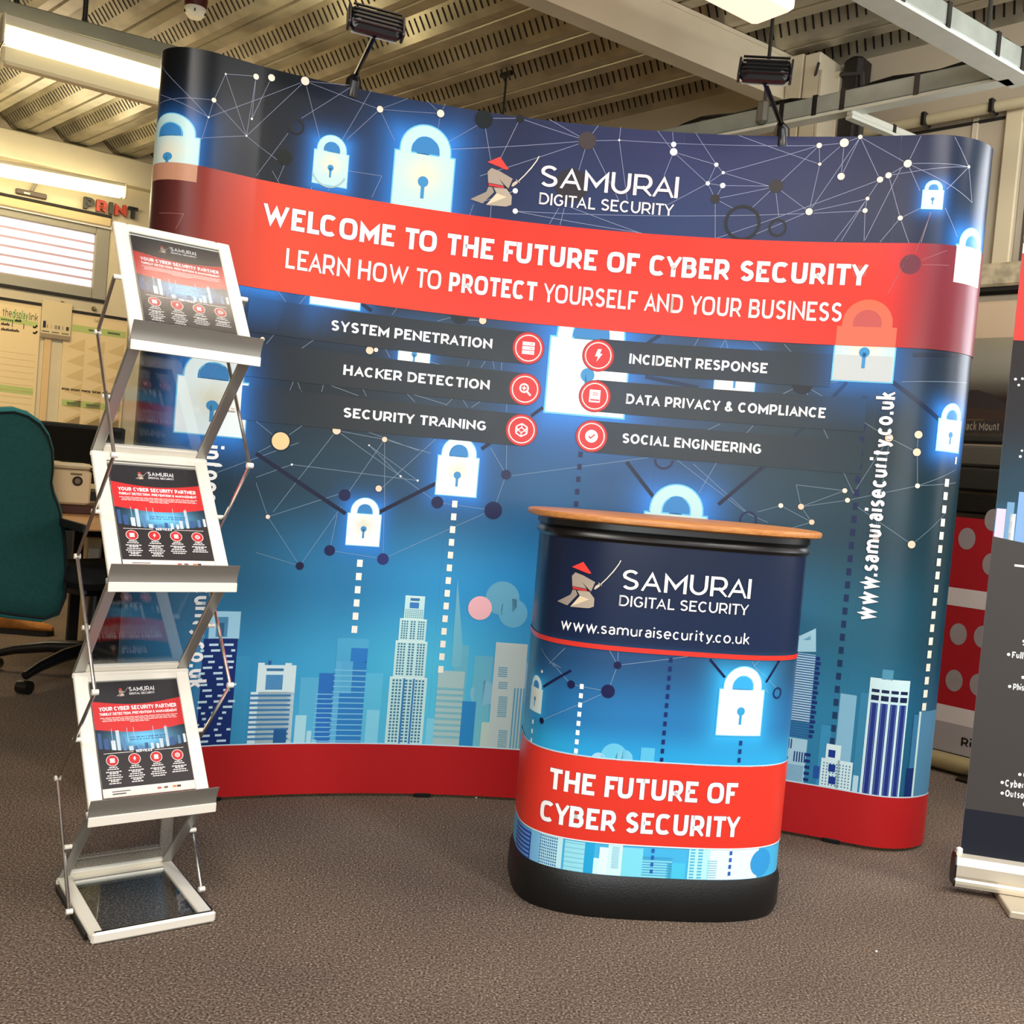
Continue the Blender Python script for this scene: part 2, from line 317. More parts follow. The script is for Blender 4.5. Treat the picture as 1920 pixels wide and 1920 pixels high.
# ---------------------------------------------------------------- flat print built as thin coloured geometry on a surface
class Art:
    def __init__(s,surf,base,step=.0003): s.S=surf;s.base=base;s.it=[];s.step=step
    def raw(s,V,F,col,alpha=1.,layer=2):
        if len(F): s.it.append((np.asarray(V,float),F,col,alpha,layer))
    def poly(s,P,col,alpha=1.,layer=2): s.raw(P,[list(range(len(P)))],col,alpha,layer)
    def ppoly(s,P,*a,**k): s.poly([s.S.sz(*p) for p in P],*a,**k)
    def rect(s,a0,z0,a1,z1,*a,**k): s.poly([(a0,z0),(a1,z0),(a1,z1),(a0,z1)],*a,**k)
    def strip(s,a0,z0,a1,z1,col,alpha=1.,layer=2,n=24):  # subdivided along s for gradients
        X=np.linspace(a0,a1,n+1);V=[(x,z) for x in X for z in (z0,z1)];s.raw(V,[[2*i,2*i+2,2*i+3,2*i+1] for i in range(n)],col,alpha,layer)
    def line(s,p,q,w,col,alpha=1.,layer=2,n=6):
        p=np.array(p,float);q=np.array(q,float);d=q-p;L=np.linalg.norm(d)
        if L<1e-6:return
        m=np.array([-d[1],d[0]])/L*w/2;V=[]
        for k in range(n+1): c=p+d*k/n;V+=[c+m,c-m]
        s.raw(V,[[2*i,2*i+1,2*i+3,2*i+2] for i in range(n)],col,alpha,layer)
    def disc(s,c,r,col,alpha=1.,layer=3,n=24,ry=None): s.poly([(c[0]+r*math.cos(2*math.pi*k/n),c[1]+(ry or r)*math.sin(2*math.pi*k/n)) for k in range(n)],col,alpha,layer)
    def ring(s,c,r,w,col,alpha=1.,layer=3,n=32,a0=0,a1=360,ry=None):
        V=[];ry=ry or r
        for k in range(n+1):
            a=math.radians(a0+(a1-a0)*k/n);V+=[(c[0]+r*math.cos(a),c[1]+ry*math.sin(a)),(c[0]+(r-w)*math.cos(a),c[1]+(ry-w)*math.sin(a))]
        s.raw(V,[[2*i,2*i+1,2*i+3,2*i+2] for i in range(n)],col,alpha,layer)
    def text(s,txt,a0,a1,z0,h,col='#ffffff',wt=.16,sq=2,layer=6,outline=None,ow=.06,vert=False,shear=None,gap=.13,space=.34):
        def place(V,Wd,k=0):
            V=np.array(V);x=V[:,0]/Wd;y=V[:,1]
            if vert: return np.stack([a0-y*h,z0+x*(a1)],1)   # reads upwards; a1 is the length
            return np.stack([a0+x*(a1-a0),z0+y*h],1)
        V,F,Wd=text_geo(txt,wt,sq,gap,space)
        s.raw(place(V,Wd),F,col,1.,layer)
        if outline:
            V2,F2,_=text_geo(txt,wt,sq,gap,space)
            # fatten each stroke by pushing its two sides apart
            V2=V2.copy()
            for f in F2: pass
            mid=(V2[0::2][:len(V2)//2]+V2[1::2][:len(V2)//2])/2 if len(V2)%2==0 else None
            if mid is not None:
                d=V2[0::2]-mid;L=np.linalg.norm(d,axis=1)[:,None]+1e-9;V2[0::2]=mid+d*(1+ow/L*.5*1.0);V2[1::2]=mid-d*(1+ow/L*.5)
                s.raw(place(V2,Wd),F2,outline,.75,layer-1)
    def ptext(s,txt,bl,br,cl,cr=None,**k):
        b0,b1=s.S.sz(*bl),s.S.sz(*br);c0=s.S.sz(*cl);c1=s.S.sz(*cr) if cr else None
        z0=(b0[1]+b1[1])/2;h=((c0[1]-b0[1])+((c1[1]-b1[1]) if c1 else (c0[1]-b0[1])))/2
        s.text(txt,b0[0],b1[0],z0,h,**k);return z0,h
    def ppt(s,px,py): return np.array(s.S.sz(px,py))
    def build(s,panels,cuts,m,zr=None):
        """panels: list of (object name,parent,base mesh data,a0,a1) -> one mesh each with base grid + print"""
        bm=bmesh.new();il=bm.faces.layers.int.new('item')
        for k,(V,F,col,al,ly) in enumerate(s.it):
            vs=[bm.verts.new((p[0],p[1],ly)) for p in V]
            for f in F:
                try:
                    q=bm.faces.new([vs[i] for i in f]);q[il]=k
                except ValueError: pass
        if zr is not None:
            for zz,sg in zr: 
                bmesh.ops.bisect_plane(bm,geom=bm.verts[:]+bm.edges[:]+bm.faces[:],plane_co=(0,zz,0),plane_no=(0,sg,0),clear_outer=True)
        for c in cuts:
            bm.verts.ensure_lookup_table()
            fs=[f for f in bm.faces if min(v.co.x for v in f.verts)<c-1e-5 and max(v.co.x for v in f.verts)>c+1e-5]
            if not fs: continue
            g=list({v for f in fs for v in f.verts})+list({e for f in fs for e in f.edges})+fs
            bmesh.ops.bisect_plane(bm,geom=g,plane_co=(c,0,0),plane_no=(1,0,0))
        # collect
        FV=[];FI=[]
        for f in bm.faces:
            FV.append([v.co.copy() for v in f.verts]);FI.append(f[il])
        bm.free()
        for k,co in enumerate(FV):               # every face looks outwards
            ar=sum(co[i-1].x*co[i].y-co[i].x*co[i-1].y for i in range(len(co)))
            if ar<0: FV[k]=co[::-1]
        out=[]
        for (name,par,a0,a1,z0,z1,cell,kw) in panels:
            na=max(int((a1-a0)/cell),2);nz=max(int((z1-z0)/cell),2)
            A,Z=np.meshgrid(np.linspace(a0+.00015,a1-.00015,na+1),np.linspace(z0,z1,nz+1),indexing='ij')
            P,N=s.S.pts(A.ravel(),Z.ravel(),np.zeros(A.size));C=s.base(A.ravel(),Z.ravel())
            idx=np.arange(A.size).reshape(na+1,nz+1)
            F=[(int(idx[i,j]),int(idx[i+1,j]),int(idx[i+1,j+1]),int(idx[i,j+1])) for i in range(na) for j in range(nz)]
            # back sheet and rims
            k=len(P);nb=max(int((a1-a0)/.02),2)
            ab=np.linspace(a0+.00015,a1-.00015,nb+1);pf,nf=s.S.pts(np.r_[ab,ab],np.r_[ab*0+z0,ab*0+z1],np.full(2*nb+2,-.0006));pb,_=s.S.pts(np.r_[ab,ab],np.r_[ab*0+z0,ab*0+z1],np.full(2*nb+2,-.003))
            m1=nb+1;F+=[(k+2*m1+i,k+3*m1+i,k+3*m1+i+1,k+2*m1+i+1) for i in range(nb)]
            F+=[(k+i,k+2*m1+i,k+2*m1+i+1,k+i+1) for i in range(nb)]+[(k+m1+i,k+m1+i+1,k+3*m1+i+1,k+3*m1+i) for i in range(nb)]
            F+=[(k,k+m1,k+3*m1,k+2*m1),(k+nb,k+2*m1+nb,k+3*m1+nb,k+m1+nb)]
            P=np.r_[P,pf,pb];N=np.r_[N,nf,-nf];C=np.r_[C,np.tile(lin('#d8d8d2'),(4*m1,1))]
            V=[P];NN=[N];CC=[C];k=len(P)
            aa=[];zz=[];ll=[];ii=[]
            for co,it in zip(FV,FI):
                ca=sum(c.x for c in co)/len(co);cz=sum(c.y for c in co)/len(co)
                if not(a0<=ca<a1): continue
                F.append(tuple(range(k,k+len(co))));k+=len(co)
                for c in co: aa.append(c.x);zz.append(c.y);ll.append(c.z);ii.append(it)
            if aa:
                aa,zz,ll,ii=map(np.array,(aa,zz,ll,ii));p,n=s.S.pts(np.clip(aa,a0,a1),zz,ll*s.step+.0002);c=np.zeros((len(aa),3));bs=s.base(aa,zz)
                for it in np.unique(ii):
                    w=ii==it;col,al=s.it[it][2],s.it[it][3]
                    cc=col(aa[w],zz[w]) if callable(col) else np.tile(lin(col),(w.sum(),1))
                    a_=al(aa[w],zz[w]) if callable(al) else np.full(w.sum(),al);c[w]=bs[w]*(1-a_[:,None])+cc*a_[:,None]
                V.append(p);NN.append(n);CC.append(c)
            V=np.concatenate(V);NN=np.concatenate(NN);CC=np.concatenate(CC)
            me=bpy.data.meshes.new(name);me.from_pydata(V.tolist(),[],F);me.update()
            for pgn in me.polygons:pgn.use_smooth=True
            at=me.color_attributes.new('print','FLOAT_COLOR','POINT');at.data.foreach_set('color',np.concatenate([CC,np.ones((len(CC),1))],1).astype(np.float32).ravel())
            me.normals_split_custom_set_from_vertices(NN.tolist())
            me.materials.append(m);o=bpy.data.objects.new(name,me);COL.objects.link(o)
            if par is not None:setpar(o,par)
            tag(o,**kw);out.append(o)
        return out
def bilin(ss,zs,grid):
    G=np.array([[lin(c) for c in row] for row in grid]);ss=np.array(ss);zs=np.array(zs)   # rows by z ascending
    def f(a,z):
        a=np.clip(a,ss[0],ss[-1]);z=np.clip(z,zs[0],zs[-1]);i=np.clip(np.searchsorted(ss,a)-1,0,len(ss)-2);j=np.clip(np.searchsorted(zs,z)-1,0,len(zs)-2)
        u=(a-ss[i])/(ss[i+1]-ss[i]);v=(z-zs[j])/(zs[j+1]-zs[j]);u=u*u*(3-2*u);v=v*v*(3-2*v);u=u[:,None];v=v[:,None]
        return (G[j,i]*(1-u)+G[j,i+1]*u)*(1-v)+(G[j+1,i]*(1-u)+G[j+1,i+1]*u)*v
    return f
class Tilt:                                      # arbitrary flat sheet: a along ux, z along uy
    def __init__(s,O,ux,uy):
        s.O=np.array(O,float);s.x=np.array(ux,float);s.x/=np.linalg.norm(s.x);s.y=np.array(uy,float);s.y/=np.linalg.norm(s.y);s.n=np.cross(s.x,s.y)
    def sz(s,px,py):
        d=ray(px,py);o=np.array([0,0,CH]);t=((s.O-o)@s.n)/(d@s.n);X=o+d*t-s.O;return X@s.x,X@s.y
    def pts(s,a,z,off):
        a=np.asarray(a,float)[...,None];z=np.asarray(z,float)[...,None];p=s.O+a*s.x+z*s.y+np.asarray(off,float)[...,None]*s.n
        return p,np.broadcast_to(s.n,p.shape).copy()
    def pt(s,a,z,off=0): return s.O+a*s.x+z*s.y+off*s.n
def clipz(V,F,lo,hi):
    oV=[];oF=[]
    for f in F:
        P=[np.array(V[i],float) for i in f]
        for zc,sg in ((lo,1),(hi,-1)):
            Q=[]
            for i in range(len(P)):
                a,b=P[i-1],P[i];da,db=(a[1]-zc)*sg,(b[1]-zc)*sg
                if (da>=0)!=(db>=0): Q.append(a+(b-a)*da/(da-db))
                if db>=0: Q.append(b)
            P=Q
            if len(P)<3: break
        if len(P)>=3: oF.append(list(range(len(oV),len(oV)+len(P))));oV+=P
    return oV,oF
def padlock(art,cs,zb,w,body='#c2e6e6',edge='#6cc8f2',hole='#3a84c4',key='#3f90c8',warm='#e6e2cc',lo=-9,hi=9,layer=3,wx=1.,alpha=1.):
    """padlock print: body, shackle ring and keyhole; wx narrows it"""
    h=.95*w;W2=w/2*wx;zt=zb+h
    def R(x0,z0,x1,z1,n=1): return [(cs+x0,z0),(cs+x1,z0),(cs+x1,z1),(cs+x0,z1)],[[0,1,2,3]]
    def put(V,F,c,ly):
        V,F=clipz(V,F,lo,hi)
        if F: art.raw(V,F,c,alpha,ly)
    def ring(ro,ri,zc,c,ly,zleg):
        V=[];n=18
        V+=[(cs+ro*wx,zleg),(cs+ri*wx,zleg)]
        for k in range(n+1):
            a=math.pi*k/n;V+=[(cs+ro*wx*math.cos(a),zc+ro*math.sin(a)),(cs+ri*wx*math.cos(a),zc+ri*math.sin(a)*1.02)]
        V+=[(cs-ro*wx,zleg),(cs-ri*wx,zleg)]
        put(V,[[2*i,2*i+1,2*i+3,2*i+2] for i in range(len(V)//2-1)],c,ly)
    e=w*.022
    put(*R(-W2-e,zb-e,W2+e,zt+e),edge,layer);ring(.42*w+e,.24*w-e,zt+.06*w,edge,layer,zt)
    n=6;V=[];F=[]
    X=np.linspace(-W2,W2,n+1);Z=np.linspace(zb,zt,n+1)
    for x in X:
        for z in Z: V.append((cs+x,z))
    F=[[i*(n+1)+j,(i+1)*(n+1)+j,(i+1)*(n+1)+j+1,i*(n+1)+j+1] for i in range(n) for j in range(n)]
    b,wm=lin(body),lin(warm)
    def colf(a,z):
        k=np.exp(-(((a-cs)/(.3*w*wx))**2+((z-zb-.62*w)/(.28*w))**2))[:,None];return b*(1-k)+wm*k
    put(V,F,colf,layer+1);ring(.42*w,.24*w,zt+.06*w,body,layer+1,zt)
    put([(cs+p[0]*wx,p[1]) for p in [(.24*w,zt),(.24*w,zt+.06*w)]+[(.24*w*math.cos(math.pi*k/10),zt+.06*w+.24*w*math.sin(math.pi*k/10)) for k in range(11)]+[(-.24*w,zt)]][::-1],[list(range(14))],hole,layer)
    zk=zb+.53*h
    put([(cs+.09*w*wx*math.cos(2*math.pi*k/16),zk+.09*w*math.sin(2*math.pi*k/16)) for k in range(16)],[list(range(16))],key,layer+2)
    put(*R(-.03*w*wx,zk-.28*w,.03*w*wx,zk),key,layer+2)
def halo_base(grid,halos,hc='#2f84e2'):
    H=lin(hc)
    def f(a,z):
        c=grid(a,z)
        for cs,cz,w,st,wx in halos:
            m=(abs(a-cs)<w*2)&(abs(z-cz)<w*2.2)
            if not m.any(): continue
            dx=np.maximum(abs(a[m]-cs)-.42*w*wx,0)/wx;dz=np.maximum(abs(z[m]-cz)-.6*w,0);k=(np.exp(-(np.hypot(dx,dz)/(.28*w))**1.25)*st)[:,None]
            c[m]=c[m]*(1-k)+H*k
        return c
    return f
# ================================================================ ROOM
LW=Plane((-3.69,7.38),(.79,.57));RW=Plane((2.05,4.42),(-.7071,.7071))
ZR=3.2
fl=MB();N=16
for i in range(1): fl.add([(-9,-4,0),(9,-4,0),(9,12,0),(-9,12,0)],[[0,1,2,3]])
fl.add([(-9,-4,-.1),(-9,12,-.1),(9,12,-.1),(9,-4,-.1)],[[0,1,2,3]])
fl.build('floor',carpet(),kind='structure')
# corner of the two walls
d=np.linalg.solve(np.array([LW.h,-RW.h]).T,RW.o-LW.o);aL,aR=d[0],d[1]
def wall_slab(name,pl,a0,a1,z0,z1,t,m,holes=()):
    mb=MB()
    def blk(x0,x1,y0,y1):
        if x1-x0<1e-4 or y1-y0<1e-4:return
        mb.prism([pl.pt(x0,y0),pl.pt(x1,y0),pl.pt(x1,y1),pl.pt(x0,y1)],[pl.pt(x0,y0,-t),pl.pt(x1,y0,-t),pl.pt(x1,y1,-t),pl.pt(x0,y1,-t)])
    if holes:
        h=holes[0];blk(a0,h[0],z0,z1);blk(h[1],a1,z0,z1);blk(h[0],h[1],z0,h[2]);blk(h[0],h[1],h[3],z1)
    else: blk(a0,a1,z0,z1)
    return mb.build(name,m,kind='structure')
def prect(pl,tl,tr,br,bl,off=0):
    q=pl.off(off);T=[q.sz(*p) for p in (tl,tr,br,bl)]
    return (T[0][0]+T[3][0])/2,(T[1][0]+T[2][0])/2,(T[2][1]+T[3][1])/2,(T[0][1]+T[1][1])/2   # a0,a1,z0,z1
def pbox(mb,pl,a0,a1,z0,z1,o0,o1,bev=0):
    c=pl.pt((a0+a1)/2,(z0+z1)/2,(o0+o1)/2);mb.box(c,(abs(a1-a0),abs(o1-o0),z1-z0),((*pl.h,0),(-pl.h[1],pl.h[0],0),(0,0,1)),bev);return mb
# left wall window (frame outer rectangle read from the picture)
wa0,wa1,wz0,wz1=prect(LW,(0,389),(207,432),(198,566),(0,531));wa0=wa1-2.1
wall_slab('wall_left',LW,-6,aL,0,ZR+.14,.2,CREAM2,[(wa0,wa1,wz0,wz1)])
w1a,w1b,w1z0,w1z1=prect(RW,(1916,233),(1990,219),(1966,489),(1895,497));w1b_=min(w1a,w1b);
a_in=RW.sz(1896,490)[0];z_in0=RW.sz(1896,497)[1];z_in1=RW.sz(1917,233)[1]
wall_slab('wall_right',RW,-7,aR,0,ZR+.14,.25,mat('grey_cladding_panel','#b5a891',.6,noise=.04,nscale=2),[(a_in-.67,a_in,z_in0,z_in1)])
# side and back walls of the hall beyond the frame; the right side stays open to the windows
def far_wall(name,x0,y0,x1,y1):
    d=np.array([x1-x0,y1-y0]);L=np.hypot(*d);d=d/L;mb=MB();mb.box(((x0+x1)/2,(y0+y1)/2,1.67),(L,.2,3.34),rot_axes(math.atan2(d[1],d[0])));return mb.build(name,CREAM2,kind='structure')
far_wall('wall_side',-6.2,5.7,-4.2,-3.6);far_wall('wall_back',-4.3,-3.6,2.5,-3.6)
# roof deck: trapezoidal sheets running along RW heading
ceil=empty('ceiling',(0,4,ZR),kind='structure')
PB=np.array([-.7071,.7071,0]);QB=np.array([.7071,.7071,0])
DECK=mat('painted_roof_deck','#aaa28c',.33,.5,noise=.2,nscale=5)
per=.34;q_end=4.575
prof=[(0,0),(.045,0),(.05,.012),(.06,.012),(.065,0),(.13,0),(.15,.1),(.19,.1),(.195,.09),(.205,.09),(.21,.1),(.235,.1),(.34,0)]
def deck_sheet(q0,p0,p1):
    mb=MB();a=[];b=[]
    for (q,z) in prof: a.append(QB*(q0+q)+PB*p0+np.array([0,0,ZR+z]));b.append(QB*(q0+q)+PB*p1+np.array([0,0,ZR+z]))
    n=len(prof);V=a+b+[p+np.array([0,0,.006]) for p in a]+[p+np.array([0,0,.006]) for p in b]
    F=[[i,i+1,n+i+1,n+i] for i in range(n-1)]+[[2*n+i,3*n+i,3*n+i+1,2*n+i+1] for i in range(n-1)]+[[i,2*n+i,2*n+i+1,i+1] for i in range(n-1)]
    return mb.add(V,F)
k0=-22;first=None
for k in range(k0,0):
    if first is None:
        first=deck_sheet(q_end+k*per,-4,9.6).build('deck_sheet',DECK,ceil);q_first=k
    else:
        o=first.copy();COL.objects.link(o);o.location=Vector(QB*((k-q_first)*per))
sl=MB()
for k in range(-15,0):
    q0=q_end+k*per
    for j in range(210):
        p=.2+j*.042;A=QB*(q0+.262)+PB*p+np.array([0,0,ZR+.0743]);B_=QB*(q0+.312)+PB*(p+.014)+np.array([0,0,ZR+.0267]);nn=np.array([-.05,-.05,-.07])*.02
        w=PB*.009;sl.add([A+nn,A+w+nn,B_+w+nn,B_+nn],[[0,1,2,3]])
sl.build('web_slot',DARK,ceil,kind='stuff')
# big cream beam
b0,b1=on_z(1023,0,2.98),on_z(1484,193,2.98);dr=(b1-b0)/np.linalg.norm(b1-b0);side=np.array([-dr[1],dr[0],0])
fa=on_z(960,0,2.98);wd=abs((fa-b0)@side)
bm_=MB();s0=b0-dr*4.5;s1=b1
cen=lambda e,off,z:e+side*off+np.array([0,0,z-e[2]])
hb=ZR-2.98
bm_.bar(cen(s0,wd/2,2.99),cen(s1,wd/2,2.99),wd,.02)
bm_.bar(cen(s0,wd/2,ZR-.012),cen(s1,wd/2,ZR-.012),wd,.02)
bm_.bar(cen(s0,.012,2.98+hb/2),cen(s1,.012,2.98+hb/2),.016,hb-.04)
bm_.build('steel_roof_beam',CREAM,label='big cream box beam crossing below the roof deck towards the boxed column',cat='beam')
# right column casing, flue, ledge, wall joints
col=empty('column_casing',RW.pt(RW.sz(1505,160)[0],2.4,.15),'cream boxed-in column head of tall panels under the end of the big beam','column')
cz=2.25
for (xa,xb,yt,o1) in ((1474,1505,104,.26),(1507,1537,100,.26),(1552,1573,135,.12)):
    q=RW.off(o1);a0=q.sz(xa,yt+30)[0];a1=q.sz(xb,yt+30)[0];zt=q.sz((xa+xb)/2,yt)[1]
    mb=MB();pbox(mb,RW,min(a0,a1)+.002,max(a0,a1)-.002,cz,min(zt,ZR-.01),0.0,o1,.004);mb.build('casing_panel',CREAM,col)
a0=RW.off(.26).sz(1539,120)[0]
mb=MB();pbox(mb,RW,a0-.012,a0,cz,ZR-.12,0.0,.262);mb.build('casing_return',CREAM,col)
aF0,aF1=RW.off(.12).sz(1576,150)[0],RW.off(.12).sz(1612,150)[0];zt=RW.off(.12).sz(1600,66)[1]
col2=empty('soil_stack',RW.pt((aF0+aF1)/2,2.3,.08),'dark brown vertical stack between cream casing and end wall, capped under the deck','pipe')
mb=MB();pbox(mb,RW,min(aF0,aF1),max(aF0,aF1),1.8,min(zt,ZR)-.02,.0,.12,.02);mb.build('stack_body',mat('dark_brown_stack','#1c1712',.5),col2)
mb=MB();c1=RW.pt(min(aF0,aF1)-.0,2.0,.10);
mb.tube([RW.pt(min(aF0,aF1)-.03,2.2,.12),RW.pt(min(aF0,aF1)-.03,2.9,.12),RW.pt(min(aF0,aF1)-.01,3.08,.12),RW.pt(aF0,3.1,.12)],.012,8);mb.build('cable_run',mat('grey_cable','#3c3a36',.5),col2,smooth=True)
mb=MB();aM=(aF0+aF1)/2
mb.tube([RW.off(.3).hit(1535,118),RW.off(.25).hit(1528,145),RW.off(.22).hit(1512,168),RW.off(.2).hit(1480,200)],.007,8)
tag(mb.build('hanging_cable',mat('grey_cable','#3c3a36',.5),smooth=True),'grey cable sagging diagonally across the cream column casing','cable')
# conduit pipe with clips along the end wall
p0,p1=RW.off(.06).hit(1660,240),RW.off(.06).hit(1920,190);dp=(p1-p0)
pipe=empty('conduit_pipe',p0,'cream conduit pipe clipped along the end wall above the wall panels','pipe')
MB().tube([p0-dp*.6,p1+dp*1.5],.024,14).build('pipe_body',mat('cream_pipe','#c2b694',.4),pipe,smooth=True)
for px in (1741,1867,1990):
    c=p0+dp*((px-1660)/260);mb=MB();mb.box(c,(.022,.07,.06),((*RW.h,0),(-RW.h[1],RW.h[0],0),(0,0,1)),.004);mb.build('pipe_clip',BLACKP,pipe)
# joints and ledges of end wall cladding
def hline(pl,p,q,h,o0,o1,m,name,ext0=0,ext1=0,**kw):
    a0,z0=pl.sz(*p);a1,z1=pl.sz(*q);mb=MB();s=1 if a1>a0 else -1;z=(z0+z1)/2
    pbox(mb,pl,min(a0-ext0*s,a1+ext1*s),max(a0-ext0*s,a1+ext1*s),z-h/2,z+h/2,o0,o1,min(h/5,.004));return mb.build(name,m,**kw)
DK=mat('dark_joint','#1a1510',.8)
t1=hline(RW,(1700,262),(1920,206),.012,.0,.012,DK,'trim_1',2.2,2,kind='structure')
t2=hline(RW,(1832,553),(1912,544),.022,.0,.012,DK,'trim_2',3,2,kind='structure')
t3=hline(RW,(1835,518),(1880,512),.006,.0,.006,DK,'trim_3',3,0,kind='structure')
for n_,(xt,xb,yt,yb) in enumerate(((1834,1830,235,300),(1852,1828,300,520))): pass
aJ=RW.sz(1830,240)[0];mb=MB();pbox(mb,RW,aJ-.014,aJ+.014,RW.sz(1830,520)[1],RW.sz(1832,222)[1],0,.012,.003);mb.build('trim_4',mat('pale_joint_strip','#c7bda6',.6),kind='structure')
mb=MB();pbox(mb,RW,aR-6,aR,1.0,RW.sz(1830,560)[1]-.02,0,.03,.01);mb.build('trim_5',mat('lower_wall_board','#cdb596',.65,noise=.03,nscale=3),kind='structure')
# window_1 on the end wall
win=empty('window_1',RW.pt(a_in-.75,z_in0,0),kind='structure')
mb=MB()
for (x0,x1,y0,y1) in ((a_in-.0,a_in+.075,z_in0-.05,z_in1+.07),(a_in-.67,a_in,z_in1,z_in1+.07),(a_in-.74,a_in-.67,z_in0-.05,z_in1+.07)): pbox(mb,RW,x0,x1,y0,y1,-.02,.03,.006)
mb.build('window_frame',mat('window_surround','#cbbd9d',.6),win)
mb=MB();pbox(mb,RW,a_in-.74,a_in+.17,z_in0-.1,z_in0-.0,0,.07,.01);mb.build('window_sill',mat('worn_sill','#b0a284',.7,noise=.25,nscale=25),win)
mb=MB();pbox(mb,RW,a_in-1.5,a_in+.15,z_in0-.115,z_in0-.1,0,.05);mb.build('sill_shadow_gap',DK,win)
mb=MB();pbox(mb,RW,a_in-.67,a_in,z_in0,z_in1,-.09,-.08);mb.build('roller_blind',mat('brown_blind','#4b4135',.8,bump=.1),win)
glow3=empty('added_glow_panel',RW.pt(a_in-1.4,1.5,0),kind='structure')  # unseen glowing panel on solid wall, added for the highlight on the display's end
mb=MB();pbox(mb,RW,a_in-1.9,a_in-.9,1.5,z_in1,.004,.012);mb.build('lit_pane',mat('glow_panel_face','#ffffff',.5,emit='#eef4ff',estr=8),glow3)
mb=MB()
for (x0,x1,y0,y1) in ((a_in-1.95,a_in-1.9,1.45,z_in1+.05),(a_in-.9,a_in-.85,1.45,z_in1+.05),(a_in-1.9,a_in-.9,1.45,1.5),(a_in-1.9,a_in-.9,z_in1,z_in1+.05)): pbox(mb,RW,x0,x1,y0,y1,0,.04,.005)
mb.build('window_frame',mat('window_surround','#cbbd9d',.6),glow3)
# cable trays
def tray(name,A,B_,w,h,label,hang=(),sleeves=(),m=STEEL):
    A=np.array(A,float);B_=np.array(B_,float);D=B_-A;L=np.linalg.norm(D);D/=L;S=np.cross(D,[0,0,1.]);S/=np.linalg.norm(S)
    t=empty(name,A,label,'cable tray')
    mb=MB();mb.bar(A+[0,0,h/2],B_+[0,0,h/2],w,h*.96,bev=.004);mb.build('trunking_body',m,t)
    mb=MB();mb.bar(A-[0,0,.006],B_-[0,0,.006],w*1.02,.012);mb.build('bottom_lid',STEELL,t)
    for f in sleeves:
        c=A+D*L*f;mb=MB();mb.box(c+[0,0,h/2],(w*1.10,.02,h*1.08),(S,D,(0,0,1)));mb.build('joint_strap',BLACKP,t)
    for f in hang:
        c=A+D*L*f;mb=MB();mb.tube([c+[0,0,h],[c[0],c[1],ZR]],.008,8);mb.build('hanger_rod',mat('dark_rod','#3a3a36',.4,.6),t,smooth=True)
    return t
zT=2.62
T1a,T1b=on_z(1650,0,zT),on_z(1907,146,zT);T1d=(T1b-T1a)/np.linalg.norm(T1b-T1a)
RWo=None
T2a,T2b=on_z(1400,246,zT),on_z(1897,147,zT)
f=lambda A,B_,px,off=0:None
def frac(A,B_,px):
    best=min(((abs(proj_(A+(B_-A)*t)[0]-px),t) for t in np.linspace(0,1,400)));return best[1]
def proj_(X):
    v=np.array(X,float)-np.array([0,0,CH]);return 960+CF*(v@RT)/(v@FW),960-CF*(v@UP)/(v@FW)
T1s=T1a-T1d*1.6
tray('cable_trunking',T1s,T1b+T1d*.05,.09,.075,'wide galvanised trunking running down to the right corner, hung on a rod',hang=[frac(T1s,T1b,1834)],sleeves=[frac(T1s,T1b,x) for x in (1655,1740,1832,1878)])
T2d=(T2b-T2a)/np.linalg.norm(T2b-T2a);T2s=T2a-T2d*1.2
tray('cable_trunking',T2s,T2b,.06,.075,'dark galvanised trunking running level behind the right lamp, parallel to end wall',hang=[frac(T2s,T2b,1430)],sleeves=[frac(T2s,T2b,x) for x in (1470,1533,1585,1722,1868)])
mb=MB();c=T2s+(T2b-T2s)*frac(T2s,T2b,1424);mb.box(c+[0,-.05,.05],(.05,.04,.1),((T2d),np.cross([0,0,1],T2d),(0,0,1)),.012)
tag(mb.build('socket_box',mat('grey_plastic','#5d5b50',.5)),'small grey connector box on the level trunking below the hanger rod','box')
T3a=on_z(1592,217,zT-.03);T3b=on_z(1700,262,zT-.03)
tray('conduit_branch',T3a,T3a+(T3b-T3a)*1.6,.03,.03,'thin pale conduit branching off beneath the level trunking','',sleeves=[.45],m=STEELL)['category']='conduit'
# loose dark cables lying on the trunking
for (A,B_,lab) in ((T1s,T1b,'black cables lying loosely along the top of the wide trunking'),(T2s,T2b,'black cables lying loosely along the top of the level trunking')):
    mb=MB();P=[];n=26
    for k in range(n+1):
        p=A+(B_-A)*k/n;P.append(p+[0,0,.082+.012*math.sin(k*1.3)+.01*math.sin(k*.6)])
    mb.tube(P,.009,6);tag(mb.build('loose_cable',BLACKP,smooth=True),lab,'cable')
# hanging rod from roof behind display centre
hr=empty('suspension_rod',(0,0,0))
c=on_z(950,135,ZR-.01);hr.location=Vector(c);tag(hr,'thin black rod hanging from the roof deck above the middle of the display','rod')
mb=MB();mb.tube([c,[c[0]-.0,c[1],2.0]],.006,8);mb.build('rod',mat('dark_rod','#3a3a36',.4,.6),hr,smooth=True)
mb=MB();mb.box(c+[0,0,-.012],(.08,.02,.022),rot_axes(math.radians(135)));mb.build('roof_clip',BLACKP,hr)
